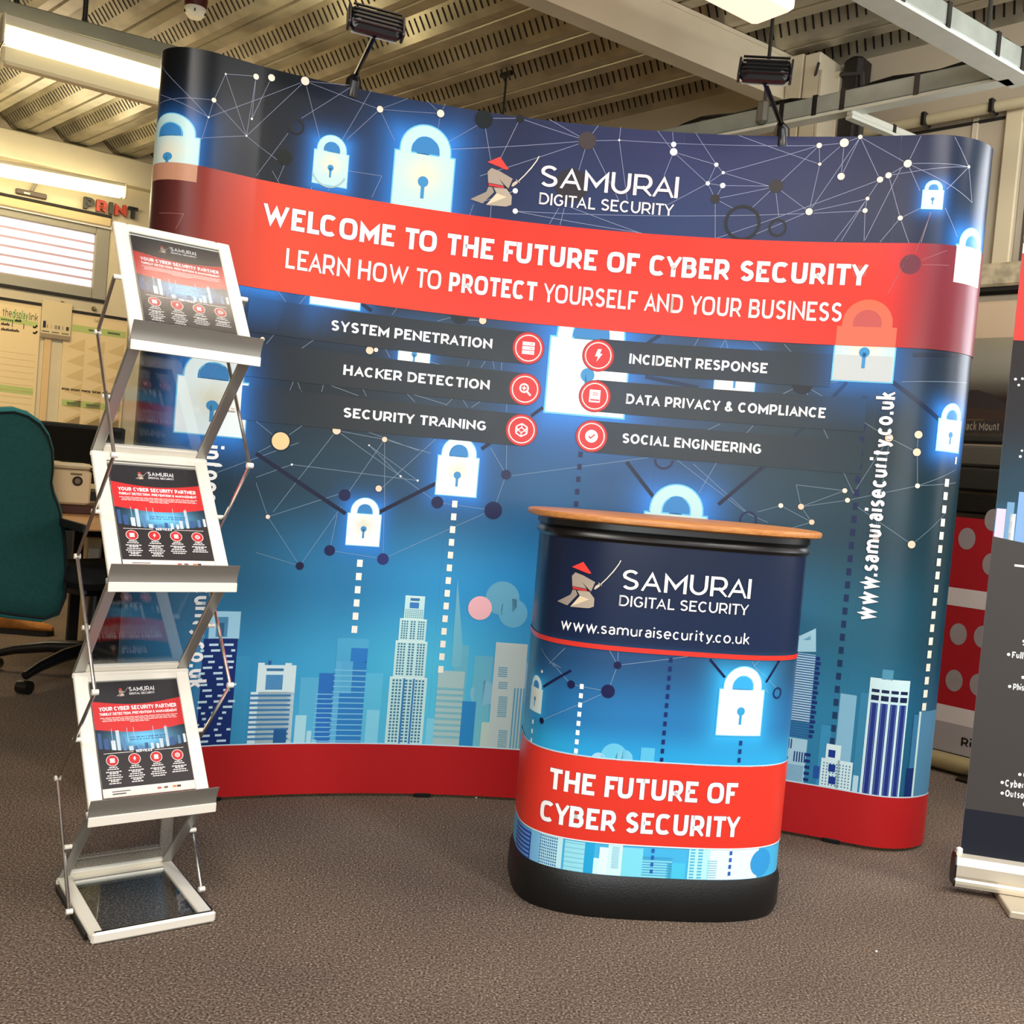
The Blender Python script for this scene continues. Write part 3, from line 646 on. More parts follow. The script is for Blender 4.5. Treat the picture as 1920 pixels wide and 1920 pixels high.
# smoke detector
c=on_z(366,22,ZR-.06);sd=empty('smoke_detector',c,'round white smoke detector with a dark red base on the roof deck','smoke detector')
MB().tube([c+[0,0,.06],c+[0,0,.015]],[.055,.05],20).build('base',mat('dark_red_plastic','#4a0f10',.4),sd,smooth=True)
MB().tube([c+[0,0,.015],c+[0,0,0],c+[0,0,-.012],c+[0,0,-.03]],[.05,.052,.045,.03],24).build('sensor_head',mat('ivory_plastic','#e6dcc8',.4),sd,smooth=True)
for k in range(5):
    a=k*1.25;MB().box(c+[.046*math.cos(a),.046*math.sin(a),-.008],(.012,.006,.012),rot_axes(a)).build('vent_slot',DARK,sd)
# upper left luminaires
def luminaire(name,A,B_,label,hh,hg,hc,wd,emit,ecol='#fff1c4'):
    """housing (hh) above a glowing diffuser (hg) above a cream tray (hc); A, B_ at the bottom of the diffuser"""
    A=np.array(A,float);B_=np.array(B_,float);D=B_-A;L=np.linalg.norm(D);D/=L;S=np.cross(D,[0,0,1.]);S/=np.linalg.norm(S)
    t=empty(name,A,label,'light')
    MB().bar(A+[0,0,hg+hh/2],B_+[0,0,hg+hh/2],wd*.8,hh,bev=.006).build('housing',CREAM,t)
    if hc: MB().bar(A-[0,0,hc/2],B_-[0,0,hc/2],wd*.7,hc,bev=.012).build('reflector_tray',mat('reflector_enamel','#ffeebc',.4),t)
    MB().bar(A+D*.01+[0,0,hg/2],B_-D*.01+[0,0,hg/2],wd,hg,bev=hg*.3).build('diffuser',mat('tube_glow_'+name,'#ffffff',.4,emit=ecol,estr=emit),t,smooth=True)
    for e in (A,B_): MB().box(e+[0,0,(hg+hh)/2],(wd*1.02,.012,hg+hh),(S,D,(0,0,1)),.004).build('end_cap',CREAM,t)
    return t
zL=2.78
La,Lb=on_z(3,84,zL),on_z(276,160,zL);Ld=(Lb-La)/np.linalg.norm(Lb-La)
luminaire('batten_light',La,Lb+Ld*.9,'long lit batten light with cream reflector at the top left, below trunking',.055,.075,.085,.1,7)
Ta,Tb=on_z(0,18,2.98),on_z(278,92,2.98);Td=(Tb-Ta)/np.linalg.norm(Tb-Ta)
tt=empty('ceiling_trunking',Ta,'long grey-green trunking directly above the lit batten light at left','trunking')
MB().bar(Ta-Td*2.5,Tb+Td*.25,.09,.07,bev=.005).build('trunking_body',mat('grey_green_steel','#84806a',.5,noise=.08,nscale=6),tt)
for f_ in (.1,.55):
    c=Ta+(Tb-Ta)*f_;MB().tube([c,[c[0],c[1],ZR+.02]],.012,8).build('hanger',mat('dark_rod','#3a3a36',.4,.6),tt,smooth=True)
# second batten in front of the left wall, above the shelf line
q=LW.off(.35);Ma,Mb=q.hit(0,329),q.hit(234,365);Md=(Mb-Ma)/np.linalg.norm(Mb-Ma);zm=(Ma[2]+Mb[2])/2;Ma[2]=Mb[2]=zm
luminaire('wall_batten_light',Ma-Md*1.2,Mb,'second lit batten light low on the left wall above the sign letters',.03,.075,0,.07,9)
# pink-white diffuser at the top right of centre
zP=2.86;Pa,Pb=on_z(1372,0,zP),on_z(1452,42,zP);Pd=(Pb-Pa)/np.linalg.norm(Pb-Pa)
pl_=empty('ceiling_light',Pa,'bright white-pink boxed luminaire at the top edge beside the big beam','light')
MB().bar(Pa-Pd*1.3+[0,0,.09],Pb+[0,0,.09],.2,.16,bev=.015).build('diffuser',mat('pink_diffuser','#f4d6c8',.5,emit='#ffd2b4',estr=.9),pl_)
MB().bar(Pa-Pd*1.3+[0,0,.19],Pb+[0,0,.19],.22,.03).build('housing',CREAM,pl_)
# ---- left wall furniture
a0,a1,z0,z1=prect(LW,(0,256),(260,318),(258,349),(0,292),.12)
mb=MB();pbox(mb,LW,a0-3,a1+2.2,z0,ZR-.02,0,.12,.01);mb.build('trim_6',CREAM,kind='structure')
a0,a1,z0_,z1_=prect(LW,(0,366),(213,410),(205,426),(0,383),.05)
mb=MB();pbox(mb,LW,a0-3,a1,z0_,z1_,0,.05,.006);mb.build('trim_7',mat('window_head_board','#bda77c',.6),kind='structure')
mb=MB();pbox(mb,LW,a0-3,a1+.0,z1_,z1_+.02,0,.055,.003);mb.build('trim_8',DK,kind='structure')
w2=empty('window_2',LW.pt((wa0+wa1)/2,wz0,0),kind='structure')
mb=MB();e=.1
for (x0,x1,y0,y1) in ((wa1-e,wa1,wz0,wz1),(wa0,wa0+e,wz0,wz1),(wa0+e,wa1-e,wz0,wz0+e*.8),(wa0+e,wa1-e,wz1-e*.55,wz1)): pbox(mb,LW,x0,x1,y0,y1,-.08,.01,.006)
mb.build('window_frame',mat('grey_window_frame','#8e8878',.45),w2)
mb=MB();pbox(mb,LW,wa0,wa1,wz0-.02,wz0,0,.03);mb.build('window_sill',DK,w2)
mb=MB();pbox(mb,LW,wa0,wa1,wz1,wz1+.025,0,.03);mb.build('head_rail',mat('white_rail','#f2ede2',.4),w2)
mb=MB();pbox(mb,LW,wa0+e,wa1-e,wz0+e*.8,wz1-e*.55,-.085,-.075);mb.build('lit_pane',mat('lit_pane','#ffffff',.5,emit='#fff4fb',estr=3.2),w2)
BL=mat('backlit_blind_glow','#f5ecf2',.6,emit='#fff0f6',estr=.55);BL2=mat('opaque_blind_edge','#b59aa0',.7)  # slats glow by emission, in place of daylight through the fabric
nz=6;zs=np.linspace(wz0+e*.8,wz1-e*.55,nz+1)
for k in range(nz):
    mb=MB();pbox(mb,LW,wa0+e,wa1-e,zs[k]+.012,zs[k+1]-.006,-.05,-.044);mb.build('blind_slat',BL,w2)
mb=MB()
for k in range(nz): pbox(mb,LW,wa0+e,wa1-e,zs[k]-.006,zs[k]+.014,-.055,-.05)
mb.build('blind_tape',BL2,w2)
# dark wall plate
a0,a1,z0,z1=prect(LW,(30,352),(88,364),(88,374),(30,362),.03)
lp=empty('wall_plate',LW.pt((a0+a1)/2,z0,.03),'narrow dark plate with a short grey cable tail on left wall above the window','wall plate')
mb=MB();pbox(mb,LW,a0,a1,z0,z1,0,.03,.005);mb.build('plate',mat('dark_brown_plate','#4a3a30',.5),lp)
mb=MB();mb.tube([LW.pt((a0+a1)/2+.0,z1,.02),LW.pt((a0+a1)/2+.04,z1+.1,.03),LW.pt((a0+a1)/2-.02,z1+.16,.02)],.012,8);mb.build('cable_tail',mat('grey_cable2','#8a8478',.5),lp,smooth=True)
mb=MB();pbox(mb,LW,(a0+a1)/2-.05,(a0+a1)/2-.01,z0+.008,z0+.02,.03,.034);mb.build('plate_label',CREAM,lp)
# PRINT sign letters
def letters3d(pl,txt,p0,p1,ph0,off,th,cols,wt,label,cat,group=None):
    q=pl.off(off);A0,Z0=q.sz(*p0);A1,Z1=q.sz(*p1);H=q.sz(*ph0)[1]-Z0
    n=len(txt)
    ws=[max(GL[2][c][0],wt) for c in txt];g=.14;tot=sum(ws)+g*(n-1);x=0
    for c,w_,cl in zip(txt,ws,cols):
        V,F,Wd=text_geo(c,wt,2);k=(A1-A0)/tot
        mb=MB();V=[(x+v[0],v[1]) for v in V];m=len(V)
        fr=[pl.pt(A0+v[0]*k,(Z0+Z1)/2+v[1]*H,off+th) for v in V];bk=[pl.pt(A0+v[0]*k,(Z0+Z1)/2+v[1]*H,off) for v in V]
        FF=[]
        for f in F: FF+= [f,[i+m for i in f[::-1]]]+[[f[i],f[(i+1)%len(f)],f[(i+1)%len(f)]+m,f[i]+m] for i in range(len(f))]
        mb.add(fr+bk,FF);o=mb.build('sign_letter',cl[0]);tag(o,label%(cl[1],c),cat,group);x+=w_+g
RED3=mat('red_letter','#a8341e',.5);BLK3=mat('black_letter','#16120f',.5);GRN3=mat('dark_grey_letter','#3a352c',.5)
letters3d(LW,'PRINT',(155,391),(256,413),(157,369),.03,.03,[(BLK3,'black'),(RED3,'red'),(GRN3,'dark grey'),(RED3,'red'),(BLK3,'black')],.24,'%s sign letter %s standing on the ledge under the wall batten light','letter','sign letters on the left wall')
# boards
def board(name,pl,tl,tr,br,bl,th,label,cat,fn,m=PRINTM,off=.0,extL=0.,cell=.06,base='#d9c193',rail=True):
    a0,a1,z0,z1=prect(pl,tl,tr,br,bl,off+th);a0-=extL
    s=planesurf(pl.off(off+th),a0,a1)
    t=empty(name,pl.pt((a0+a1)/2,z0,off+th),label,cat)
    L=s.L[-1];A=Art(s,lambda a,z:np.tile(lin(base),(len(a),1)),step=.0003);fn(A,L,z0,z1)
    A.build([('printed_face',t,0,L,z0,z1,.2,{})],[],m)
    mb=MB();pbox(mb,pl,a0,a1,z0,z1,off,off+th-.004);mb.build('backing_board',mat('board_back','#cfc3a4',.6),t)
    if rail:
        mb=MB();pbox(mb,pl,a0,a1,z1,z1+.02,off,off+th+.01);mb.build('top_rail',DK,t)
    return t,(a0,a1,z0,z1)
def fb1(A,L,z0,z1):
    pp=lambda x,y:A.S.sz(x,y)
    A.ptext('the',(4,592),(22,595),(4,577),col='#4a5a3a',wt=.11);A.ptext('display',(23,596),(52,600),(23,580),col='#3f8a3f',wt=.14);A.ptext('link',(54,600),(71,603),(54,586),col='#4a5a3a',wt=.1)
    for (x0,y0,x1,y1,h) in ((-60,588,71,611,.035),(-60,720,62,737,.05)):
        p,q=pp(x0,y0),pp(x1,y1);A.line(p,(q[0],p[1]*.0+(p[1]+q[1])/2),h,'#a9b56c')
        A.raw([(p[0],(p[1]+q[1])/2-h/2)],[],'#000000')
    rnd=random.Random(3)
    for (x,y,n) in ((2,598,3),(14,600,3)):
        for k in range(n): A.line(pp(x+k*4,y+k*.6),pp(x+k*4+3,y+k*.6+.6),.012,'#41502c',layer=4)
    for (xa,ya,xb,n) in ((2,607,18,6),(28,601,40,5),(2,617,36,12)):
        p=pp(xa,ya);q=pp(xb,ya+(xb-xa)*.12)
        for k in range(n):
            dx=(q[0]-p[0])/n;a=p[0]+dx*k;z=p[1]+(q[1]-p[1])*k/n
            hh=(.008,.013,.006)[k%3];A.line((a,z-.008),(a+dx*.4,z+hh),.0045,'#14110d',layer=4,n=1);A.line((a+dx*.4,z+hh),(a+dx*.85,z-.008),.0045,'#14110d',layer=4,n=1)
    A.ptext('(',(22,612),(24,613),(22,603),col='#14110d',wt=.1);A.ptext(')',(43,616),(45,616),(43,607),col='#14110d',wt=.1)
    for y in (612,623): A.line(pp(62,y),pp(65,y+3),.012,'#14110d',layer=4,n=1);A.line(pp(65,y+3),pp(70,y-2),.012,'#14110d',layer=4,n=1)
    for k in range(14):
        z=z1-.36-k*.045
        A.line((0,z),(L-.02,z),.004,'#c3ab7e',layer=2)
def fb2(A,L,z0,z1):
    pp=lambda x,y:A.S.sz(x,y)
    a0=pp(136,600)[0]
    for (y,yy) in ((612,618),(750,758)):
        z=pp(136 if y<700 else 96,y-4)[1];x0=a0 if y<700 else 0.02
        A.rect(x0,z-.05,L-.01,z,'#a9b56c',layer=2)
        for k in range(4 if y>700 else 2):
            a=(.12+k*.3)*L if y>700 else (.38+.3*k)*L
            A.rect(a,z-.033,a+.09,z-.017,'#5b6a44',layer=4)
    A.ptext('Sales',(176,604),(190,606),(176,598),col='#8c7c58',wt=.13)
    for (ztop,n) in ((pp(120,622)[1],6),(pp(110,768)[1],2)):
        for r in range(n):
            for c in range(3):
                xa=.07*L+c*.31*L;zt=ztop-.03-r*.11
                A.poly([(xa,zt-.075),(xa+.27*L,zt-.1),(xa+.27*L,zt)],'#c6ab78',.8,layer=2)
    z=pp(97,727)[1];n=34
    for k in range(n):
        a=.03*L+k*.8*L/n
        if k%7==5: continue
        dx=.8*L/n;A.line((a,z-.006+.004*(k%3)),(a+dx*.4,z+.010),.0045,'#1a1610',layer=4,n=1);A.line((a+dx*.4,z+.010),(a+dx*.8,z-.008),.0045,'#1a1610',layer=4,n=1)
board('whiteboard',LW,(0,561),(80,575),(61,792),(0,780),.02,'planning whiteboard with green bands and black handwriting at left edge','whiteboard',fb1,extL=1.0)
board('wall_planner',LW,(136,585),(238,603),(228,810),(94,792),.02,'wall planner with green header bands and shaded triangle rows','planner',fb2)
mb=MB();a0,a1,z0,z1=prect(LW,(82,630),(95,632),(86,790),(74,788),.01);pbox(mb,LW,a0,a1,z0,z1,0,.018);
tag(mb.build('wall_strip',mat('pale_timber_strip','#cfae7a',.6)),'narrow pale timber strip on the wall between whiteboard and wall planner','strip')
def fn(A,L,z0,z1):
    H=z1-z0
    for k,(c,w_) in enumerate((('#1f2430',.13),('#b06a4a',.05),('#c79a62',.05),('#8a8070',.12),('#2a2620',.05),('#8a8070',.04),('#2c2a26',.12))):
        a=(.06+k*.13)*L;A.rect(a,z0+.26*H,a+w_*L*.75,z0+(.44 if k==0 else .36)*H,c,layer=3)
    for k in range(3): A.rect((.04+k*.33)*L,z0+.15*H,(.28+k*.33)*L,z0+.18*H,'#5c5a44',layer=3)
    A.rect(0,z0,L,z0+.03,'#8c7a62',layer=2)
board('notice_sheet',LW,(81,560),(136,572),(131,641),(75,629),.012,'grey-cream notice sheet with a row of small icons between the boards','poster',fn,off=.03,base='#c9b68e',rail=False)
for (x,y) in ((117,569),(176,579)):
    c=LW.off(.01).hit(x,y);tag(MB().tube([c,c+np.array([*LW.n,0])*.03],[.018,.01],10).build('wall_hook',mat('brass_hook','#7a6a44',.4,.5),smooth=True),'tiny hook on the left wall above the %s'%('notice sheet' if x<130 else 'wall planner'),'hook')
# ================================================================ CURVED DISPLAY WALL
WC=np.array([.255,.889]);WR=2.476
def _plan():
    a=np.radians(np.linspace(-26.4,20.03,61));arc_=[(WC[0]+WR*math.sin(t),WC[1]+WR*math.cos(t)) for t in a]
    L=[(-1.07,3.25),(-1.13,3.21),(-1.156,3.14),(-1.148,3.07),(-1.112,3.022),(-1.055,3.003),(-.99,3.018),(-.925,3.056)]
    Rr=[(1.19,3.185),(1.255,3.178),(1.32,3.193),(1.378,3.229),(1.415,3.275),(1.43,3.34),(1.41,3.41),(1.36,3.46)]
    def smooth(pts,n=8):
        P=np.array(pts);out=[]
        for i in range(1,len(P)-2):
            p0,p1,p2,p3=P[i-1:i+3]
            for k in range(n):
                t=k/n;out.append(.5*((2*p1)+(-p0+p2)*t+(2*p0-5*p1+4*p2-p3)*t*t+(-p0+3*p1-3*p2+p3)*t**3))
        out.append(P[-2]);return out
    l=smooth([(2*L[0][0]-L[1][0],2*L[0][1]-L[1][1])]+L+[arc_[0],arc_[2]])
    r=smooth([arc_[-3],arc_[-1]]+Rr+[(2*Rr[-1][0]-Rr[-2][0],2*Rr[-1][1]-Rr[-2][1])])
    return np.array(l[:-1]+arc_+r[1:]),len(l)-1
PLAN,I1=_plan();DS=Surf(PLAN,I1);S4=DS.L[I1+60];SA,SB=DS.L[0],DS.L[-1]
Z0,Z1=.012,2.228;BT,BB,RB=1.896,1.574,.173
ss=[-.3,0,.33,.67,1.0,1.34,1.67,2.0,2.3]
zs=[.173,.4,.7,1.0,1.3,1.57,1.9,2.22]  # print tones; left-end shade, some top glare and low-light compensation are in them
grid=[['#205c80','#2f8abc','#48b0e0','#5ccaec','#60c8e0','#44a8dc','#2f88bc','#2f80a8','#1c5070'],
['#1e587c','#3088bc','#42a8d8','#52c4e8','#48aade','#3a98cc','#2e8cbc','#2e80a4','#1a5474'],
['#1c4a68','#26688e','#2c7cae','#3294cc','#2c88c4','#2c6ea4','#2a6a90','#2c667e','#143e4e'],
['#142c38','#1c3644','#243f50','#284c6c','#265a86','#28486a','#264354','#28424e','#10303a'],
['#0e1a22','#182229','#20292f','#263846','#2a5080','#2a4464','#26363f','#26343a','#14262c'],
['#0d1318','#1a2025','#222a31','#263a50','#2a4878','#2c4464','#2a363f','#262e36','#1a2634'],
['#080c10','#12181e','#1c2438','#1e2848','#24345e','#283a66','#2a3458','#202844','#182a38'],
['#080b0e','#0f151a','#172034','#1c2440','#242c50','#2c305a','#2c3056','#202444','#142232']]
pz=lambda x,y:DS.sz(x,y)
locks=[]                                        # (s centre, z bottom, width, options)
def addlock(bl,br,w=None,**k):
    a=pz(*bl);b=pz(*br);w=w or (b[0]-a[0]);locks.append(((a[0]+b[0])/2,(a[1]+b[1])/2,w,k))
addlock((285,340),(368,347));addlock((585,342),(649,353));addlock((1727,391),(1766,394));addlock((1754,845),(1796,849))
addlock((648,1020),(710,1026),body='#f4fdff');addlock((816,927),(892,932),body='#eafaff')
addlock((327,807),(457,823),body='#eefcff')
a=pz(737,340);b=pz(848,350);locks.append(((a[0]+b[0])/2,BT-.012,b[0]-a[0],dict(lo=BT)))
a=pz(1789,500);b=pz(1817,500);wl=(b[0]-a[0])*2;locks.append((b[0],pz(1788,529)[1],wl,{}))
a=pz(1560,712);b=pz(1672,717);locks.append(((a[0]+b[0])/2,(a[1]+b[1])/2,b[0]-a[0],dict(hi=BB)))
a=pz(1022,770);b=pz(1168,785);locks.append(((a[0]+b[0])/2,(a[1]+b[1])/2,b[0]-a[0],dict(hi=BB,body='#fbffff',warm='#ffffff')))
c=pz(1270,965);w_=.2;locks.append((c[0]-.005,c[1]-.19,w_,{}))
a=pz(582,560);b=pz(674,577);locks.append(((a[0]+b[0])/2,pz(640,577)[1],b[0]-a[0],dict(hi=BB,body='#f4feff')))
a=pz(430,530);b=pz(520,543);locks.append(((a[0]+b[0])/2,pz(500,541)[1],b[0]-a[0],dict(hi=BB,body='#f4feff')))
a=pz(1338,735);b=pz(1413,740);locks.append(((a[0]+b[0])/2,pz(1370,737)[1]-.012,b[0]-a[0],dict(lo=1.411,hi=1.441,body='#fbffff')))
a=pz(746,675);b=pz(805,680);locks.append(((a[0]+b[0])/2,pz(776,665)[1]-.05,b[0]-a[0],dict(lo=1.411,hi=1.441,body='#fbffff')))
locks[0]=(locks[0][0],locks[0][1],locks[0][2]*.74,dict(wx=1/.74));locks[6]=(locks[6][0],locks[6][1],locks[6][2]*.84,dict(wx=1/.84,body='#eefcff'))
halos=[(l[0],l[1]+.6*l[2],l[2],.95 if l[2]>.09 else .8,1.) for l in locks]
halos[0]=(*halos[0][:3],.72,1.2)
for k_,v_ in ((9,.55),(14,.45),(15,.6)): halos[k_]=(*halos[k_][:3],v_,1.)
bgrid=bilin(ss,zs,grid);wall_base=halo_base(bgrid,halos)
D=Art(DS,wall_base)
for l in locks: padlock(D,l[0],l[1],l[2],layer=4,**l[3])
PEACH='#f6d0b4'
SX=.0017
def pline(A,p,q,w=.0016,col='#aebad0',alpha=.55,layer=2,lo=None):
    a=A.S.sz(*p);b=A.S.sz(*q);A.line(a,b,w,col,alpha,layer,8)
TL=[(423,139,480,143),(423,139,401,188),(423,139,462,255),(401,188,391,220),(401,188,462,255),(391,220,300,177),(391,220,572,152),(378,262,391,220),(378,259,462,255),(462,255,480,144),(480,144,472,223),(472,223,509,146),(462,255,572,152),(462,255,520,300),(290,110,391,220),(300,195,401,188),(572,152,712,205),(572,152,600,262),(572,152,655,160),(660,162,565,222),(540,250,480,330),(697,168,640,265),(650,262,712,205),(712,205,765,185),(712,205,826,213),(712,205,740,264),(826,213,820,250),(800,188,826,213),(835,195,826,213),(838,268,895,235),(842,280,1101,264),(910,240,920,300),(925,222,975,222),(938,298,975,222),(975,222,1101,264),(1030,224,1101,264),(1101,264,1122,235),(1101,264,1161,263),(1161,263,1164,238),(1161,263,1176,375),(1097,280,1085,320),(1112,278,1160,375),(1085,270,900,330),(1161,263,1536,273),(1263,271,1261,248),(1263,285,1233,245),(1263,271,1263,285),(1263,285,1245,330),(1263,285,1343,309),(1263,285,1327,344),(1304,249,1343,309),(1343,309,1356,324),(1356,324,1327,344),(1343,309,1327,344),(1356,324,1536,273),(1356,324,1445,350),(1327,344,1250,385),(1327,344,1341,373),(1327,344,1355,348),(1355,348,1341,373),(1355,348,1455,349),(1341,373,1445,352),(1341,373,1375,391),(1341,380,1341,447),(1410,390,1445,357),(1385,254,1537,308),(966,396,1203,437),(966,396,1622,395),(1340,448,1650,337),(1517,397,1626,373),(1517,397,1400,446),(1517,397,1465,358),(1517,397,1537,308),(1517,397,1613,257),(1537,308,1536,273),(1537,308,1583,268),(1536,273,1583,268),(1536,273,1465,340),(1583,268,1613,257),(1583,268,1577,331),(1577,331,1613,257),(1613,257,1650,337),(1613,257,1702,307),(1650,337,1666,329),(1666,329,1702,307),(1702,307,1727,255),(1702,307,1816,313),(1666,329,1816,313),(1816,313,1790,257),(1702,307,1725,358),(1702,307,1822,380),(1688,409,1666,329),(1688,409,1727,390),(1688,409,1650,454),(1688,409,1705,458),(1626,373,1565,452),(1624,375,1577,452),(1626,373,1622,395),(1622,395,1620,452),(1650,337,1626,373),(1690,315,1622,450),(1816,313,1775,355),(1816,313,1822,380),(1772,390,1795,445),(1745,398,1727,455),(1455,362,1460,405),(520,340,533,310),(527,350,510,320),(650,320,716,330),(716,330,697,370),(620,350,615,357),(585,350,583,355),(800,760,806,764),(965,358,900,380),(880,405,888,383),(919,410,921,385),(1048,390,1030,420),(1058,390,1050,422),(1068,388,1200,437)]
for x0,y0,x1,y1 in TL: pline(D,(x0,y0),(x1,y1),.0016,'#b4bcd8',.42 if x1<900 else .62)
ML=[(526,827,480,790),(540,817,568,797),(480,850,515,832),(631,807,512,960),(631,807,721,824),(721,824,808,850),(721,824,721,955),(721,824,650,928),(631,807,751,893),(688,809,785,845),(547,871,783,901),(692,835,751,893),(692,835,783,901),(817,823,715,916),(751,893,820,942),(547,871,480,895),(480,905,502,969),(502,969,562,1061),(562,1061,640,950),(480,1036,562,1061),(618,1032,632,965),(618,1032,718,1048),(718,1048,720,960),(718,1048,908,963),(820,942,925,957),(925,957,949,890),(949,890,920,840),(949,890,950,832),(960,892,1215,858),(502,969,640,925),(542,670,590,636),(542,670,563,730),(569,668,540,740),(542,670,630,688),(607,718,672,742),(607,718,603,735),(590,636,520,545),(480,668,578,550),(1270,863,1400,962),(1400,962,1440,980),(1310,925,1345,865),(1495,673,1470,645),(1505,720,1667,821),(1505,720,1600,925),(1505,720,1455,745),(1505,720,1470,738),(1520,720,1570,716),(1690,716,1812,718),(1667,821,1719,848),(1667,821,1600,925),(1668,824,1640,1000),(1719,848,1722,815),(1720,848,1720,911),(1720,911,1792,880),(1720,911,1792,905),(1720,911,1589,938),(1589,938,1502,950),(1502,950,1584,920),(1502,950,1493,909),(1493,909,1584,920),(1502,950,1522,979),(1464,948,1522,979),(1464,948,1420,960),(1709,1021,1600,945),(1709,1021,1772,962),(1642,1006,1652,958),(1400,960,1300,870),(1450,1000,1522,979),(878,600,905,601),(740,595,742,600),(735,590,747,574),(820,602,850,594),(720,650,731,670),(805,678,880,700),(880,677,876,687),(910,677,902,689),(924,677,927,692),(941,679,940,694),(680,729,687,743),(762,737,778,754),(770,738,838,759),(836,760,848,748),(868,750,877,764),(884,764,900,753),(950,757,950,772),(565,732,575,765),(1262,807,1254,800),(1350,795,1327,806),(1412,798,1400,812),(1310,634,1300,652),(1360,637,1350,654),(1361,637,1365,655),(1411,640,1431,659),(1000,592,1012,605),(370,900,560,830)]
for x0,y0,x1,y1 in ML: pline(D,(x0,y0),(x1,y1),.0017,'#9fb6c8',.5)
for x,y,r in ((480,144,5),(509,146,6),(572,152,7.5),(401,188,4),(712.5,205,6),(826,213,7),(1536,273,5),(1583,268,8),(1613,257,4),(1537,308,3),(1577,331,6.5),(1650,337,5.5),(1666,329,5.5),(1702,307,7),(1816,313,3),(1517,397,6.5),(1626.5,372.6,3.5),(1622,395,4.5),(1688,409,4.5),(1664,463,2),(526,827,16),(631,807,7.5),(721,824,5),(710,916,6),(693,657,7),(705,656,4),(905,601,7),(1667,821,7),(1722,815,7),(1719,848,7),(1720,911,4.5),(1584,920,4.5),(1589,938,4.5),(1464,948,4.5),(1502,950,5.5),(1522,979,5),(1642,1006,6),(1709,1021,7),(568,668,6),(502,969,4),(492,636,4)):
    c=pz(x,y);R=r*SX;wh=r<5;D.disc(c,R*1.2,'#0e1620',.6,layer=3);D.disc(c,R,'#fbe6d4' if (wh or y<420) else PEACH,layer=4)
    if x==526: D.disc(c,R*.97,'#f4cf96',layer=5)
for x,y,r in ((423,139,1.6),(391,220,1.6),(462,255,1.6),(472,223,2),(966,358,5),(966,396,5),(1263,271,5),(1263,285,7),(1343,309,4),(1356,324,3),(1327,344,4),(1355,348,5),(1161,263,2),(542,670,2),(607,718,3),(547,871,2),(751,893,2),(783,901,2),(692,835,1.6)): D.disc(pz(x,y),r*SX,'#fffaf4',layer=4)
for x,y,r,c,al in ((533,295,14,'#10160f',.9),(907,224,17,'#10160f',.9),(975,223,8,'#1a1c1c',.9),(1101,264,17,'#433a3a',1),(1072,348,32,'#2e2a30',1),(1341,373,9,'#2c2a2c',1),(1455,349,13,'#322e2e',1),(646,928,11,'#1b2048',1),(820,942,11.5,'#1b2048',1),(925,957,17,'#1b2048',1),(949,890,9.5,'#1b2048',1),(562,1061,7.5,'#1b2044',1),(618,1032,10,'#1c2450',1),(718,1048,11,'#2c3270',1),(524,762,11,'#20282a',.8),(582,772,22,'#20282a',.85),(1505,720,19,'#1c1a1e',.9),(1495,673,9.5,'#9a8e88',1)):
    D.disc(pz(x,y),r*SX,c,al,layer=4)
c=pz(862,590);D.ring(c,.03,.03,'#1c1f20',.9,layer=4,a0=180,a1=360)
for x,y,r,w in ((555,237,15,4),(1392,418,34,6),(1458,427,17,4.5),(1403,975,17,4)): D.ring(pz(x,y),r*SX,w*SX,'#1d1e22' if y<500 else '#1c2350',layer=4)
c=pz(617,318);D.ring(c,.056,.006,'#a9c9c4',.9,layer=7,a0=200,a1=340)
c=pz(1245,862);D.ring(c,.032,.007,'#20264a',layer=4,a0=180,a1=360)
for x0,y0,x1,y1,w,al in ((480,850,648,963,7,1),(708,962,820,905,7,1),(903,842,925,826,7,1),(1175,866,1228,935,7,1),(1432,874,1347,946,7,1),(1588,717,1430,880,6,.55),(1668,712,1762,788,7,.75),(1700,580,1790,524,6,.5),(1722,625,1812,600,6,.3),(1712,665,1802,667,7,.6),(996,780,1018,764,6,1),(675,567,697,583,7,.9),(1205,650,1238,628,7,.8),(1210,706,1310,727,7,.8)):
    pline(D,(x0,y0),(x1,y1),w*SX,'#171c38' if y0>700 else '#1c1c2e',al,layer=3)
# dashed columns
def dashes(A,s,z1,z0,step,w,h,col,al=1.,layer=4):
    z=z1
    while z>z0: A.rect(s-w/2,z-h/2,s+w/2,z+h/2,col,al,layer=layer);z-=step
t=pz(852,945);b=pz(827,1255);dashes(D,(t[0]+b[0])/2,t[1],b[1]-.01,(t[1]-b[1])/13,.017,.022,'#fff6e6')
t=pz(674,1056);b=pz(665,1180);dashes(D,(t[0]+b[0])/2,t[1],b[1]-.01,(t[1]-b[1])/5,.018,.023,'#fffaf2')
t=pz(1088,852);b=pz(1081,945);dashes(D,(t[0]+b[0])/2,t[1],.2,(t[1]-b[1])/4,.014,.018,'#18204c')
t=pz(1617,800);b=pz(1562,1390);dashes(D,(t[0]+b[0])/2,t[1],b[1]-.01,(t[1]-b[1])/24,.0145,.022,'#1a1f4e',.85)
t=pz(1621,748);dashes(D,t[0],t[1],pz(1617,800)[1]+.02,.043,.0145,.022,'#1a1f40',.35)
t=pz(1773,905);b=pz(1734,1325);dashes(D,(t[0]+b[0])/2,t[1],b[1]-.01,(t[1]-b[1])/17,.019,.024,'#f0f0dc')
D.rect(pz(1790,866)[0],pz(1790,870)[1],pz(1792,862)[0]+.004,pz(1790,860)[1]+.006,'#f0f0dc',layer=4)
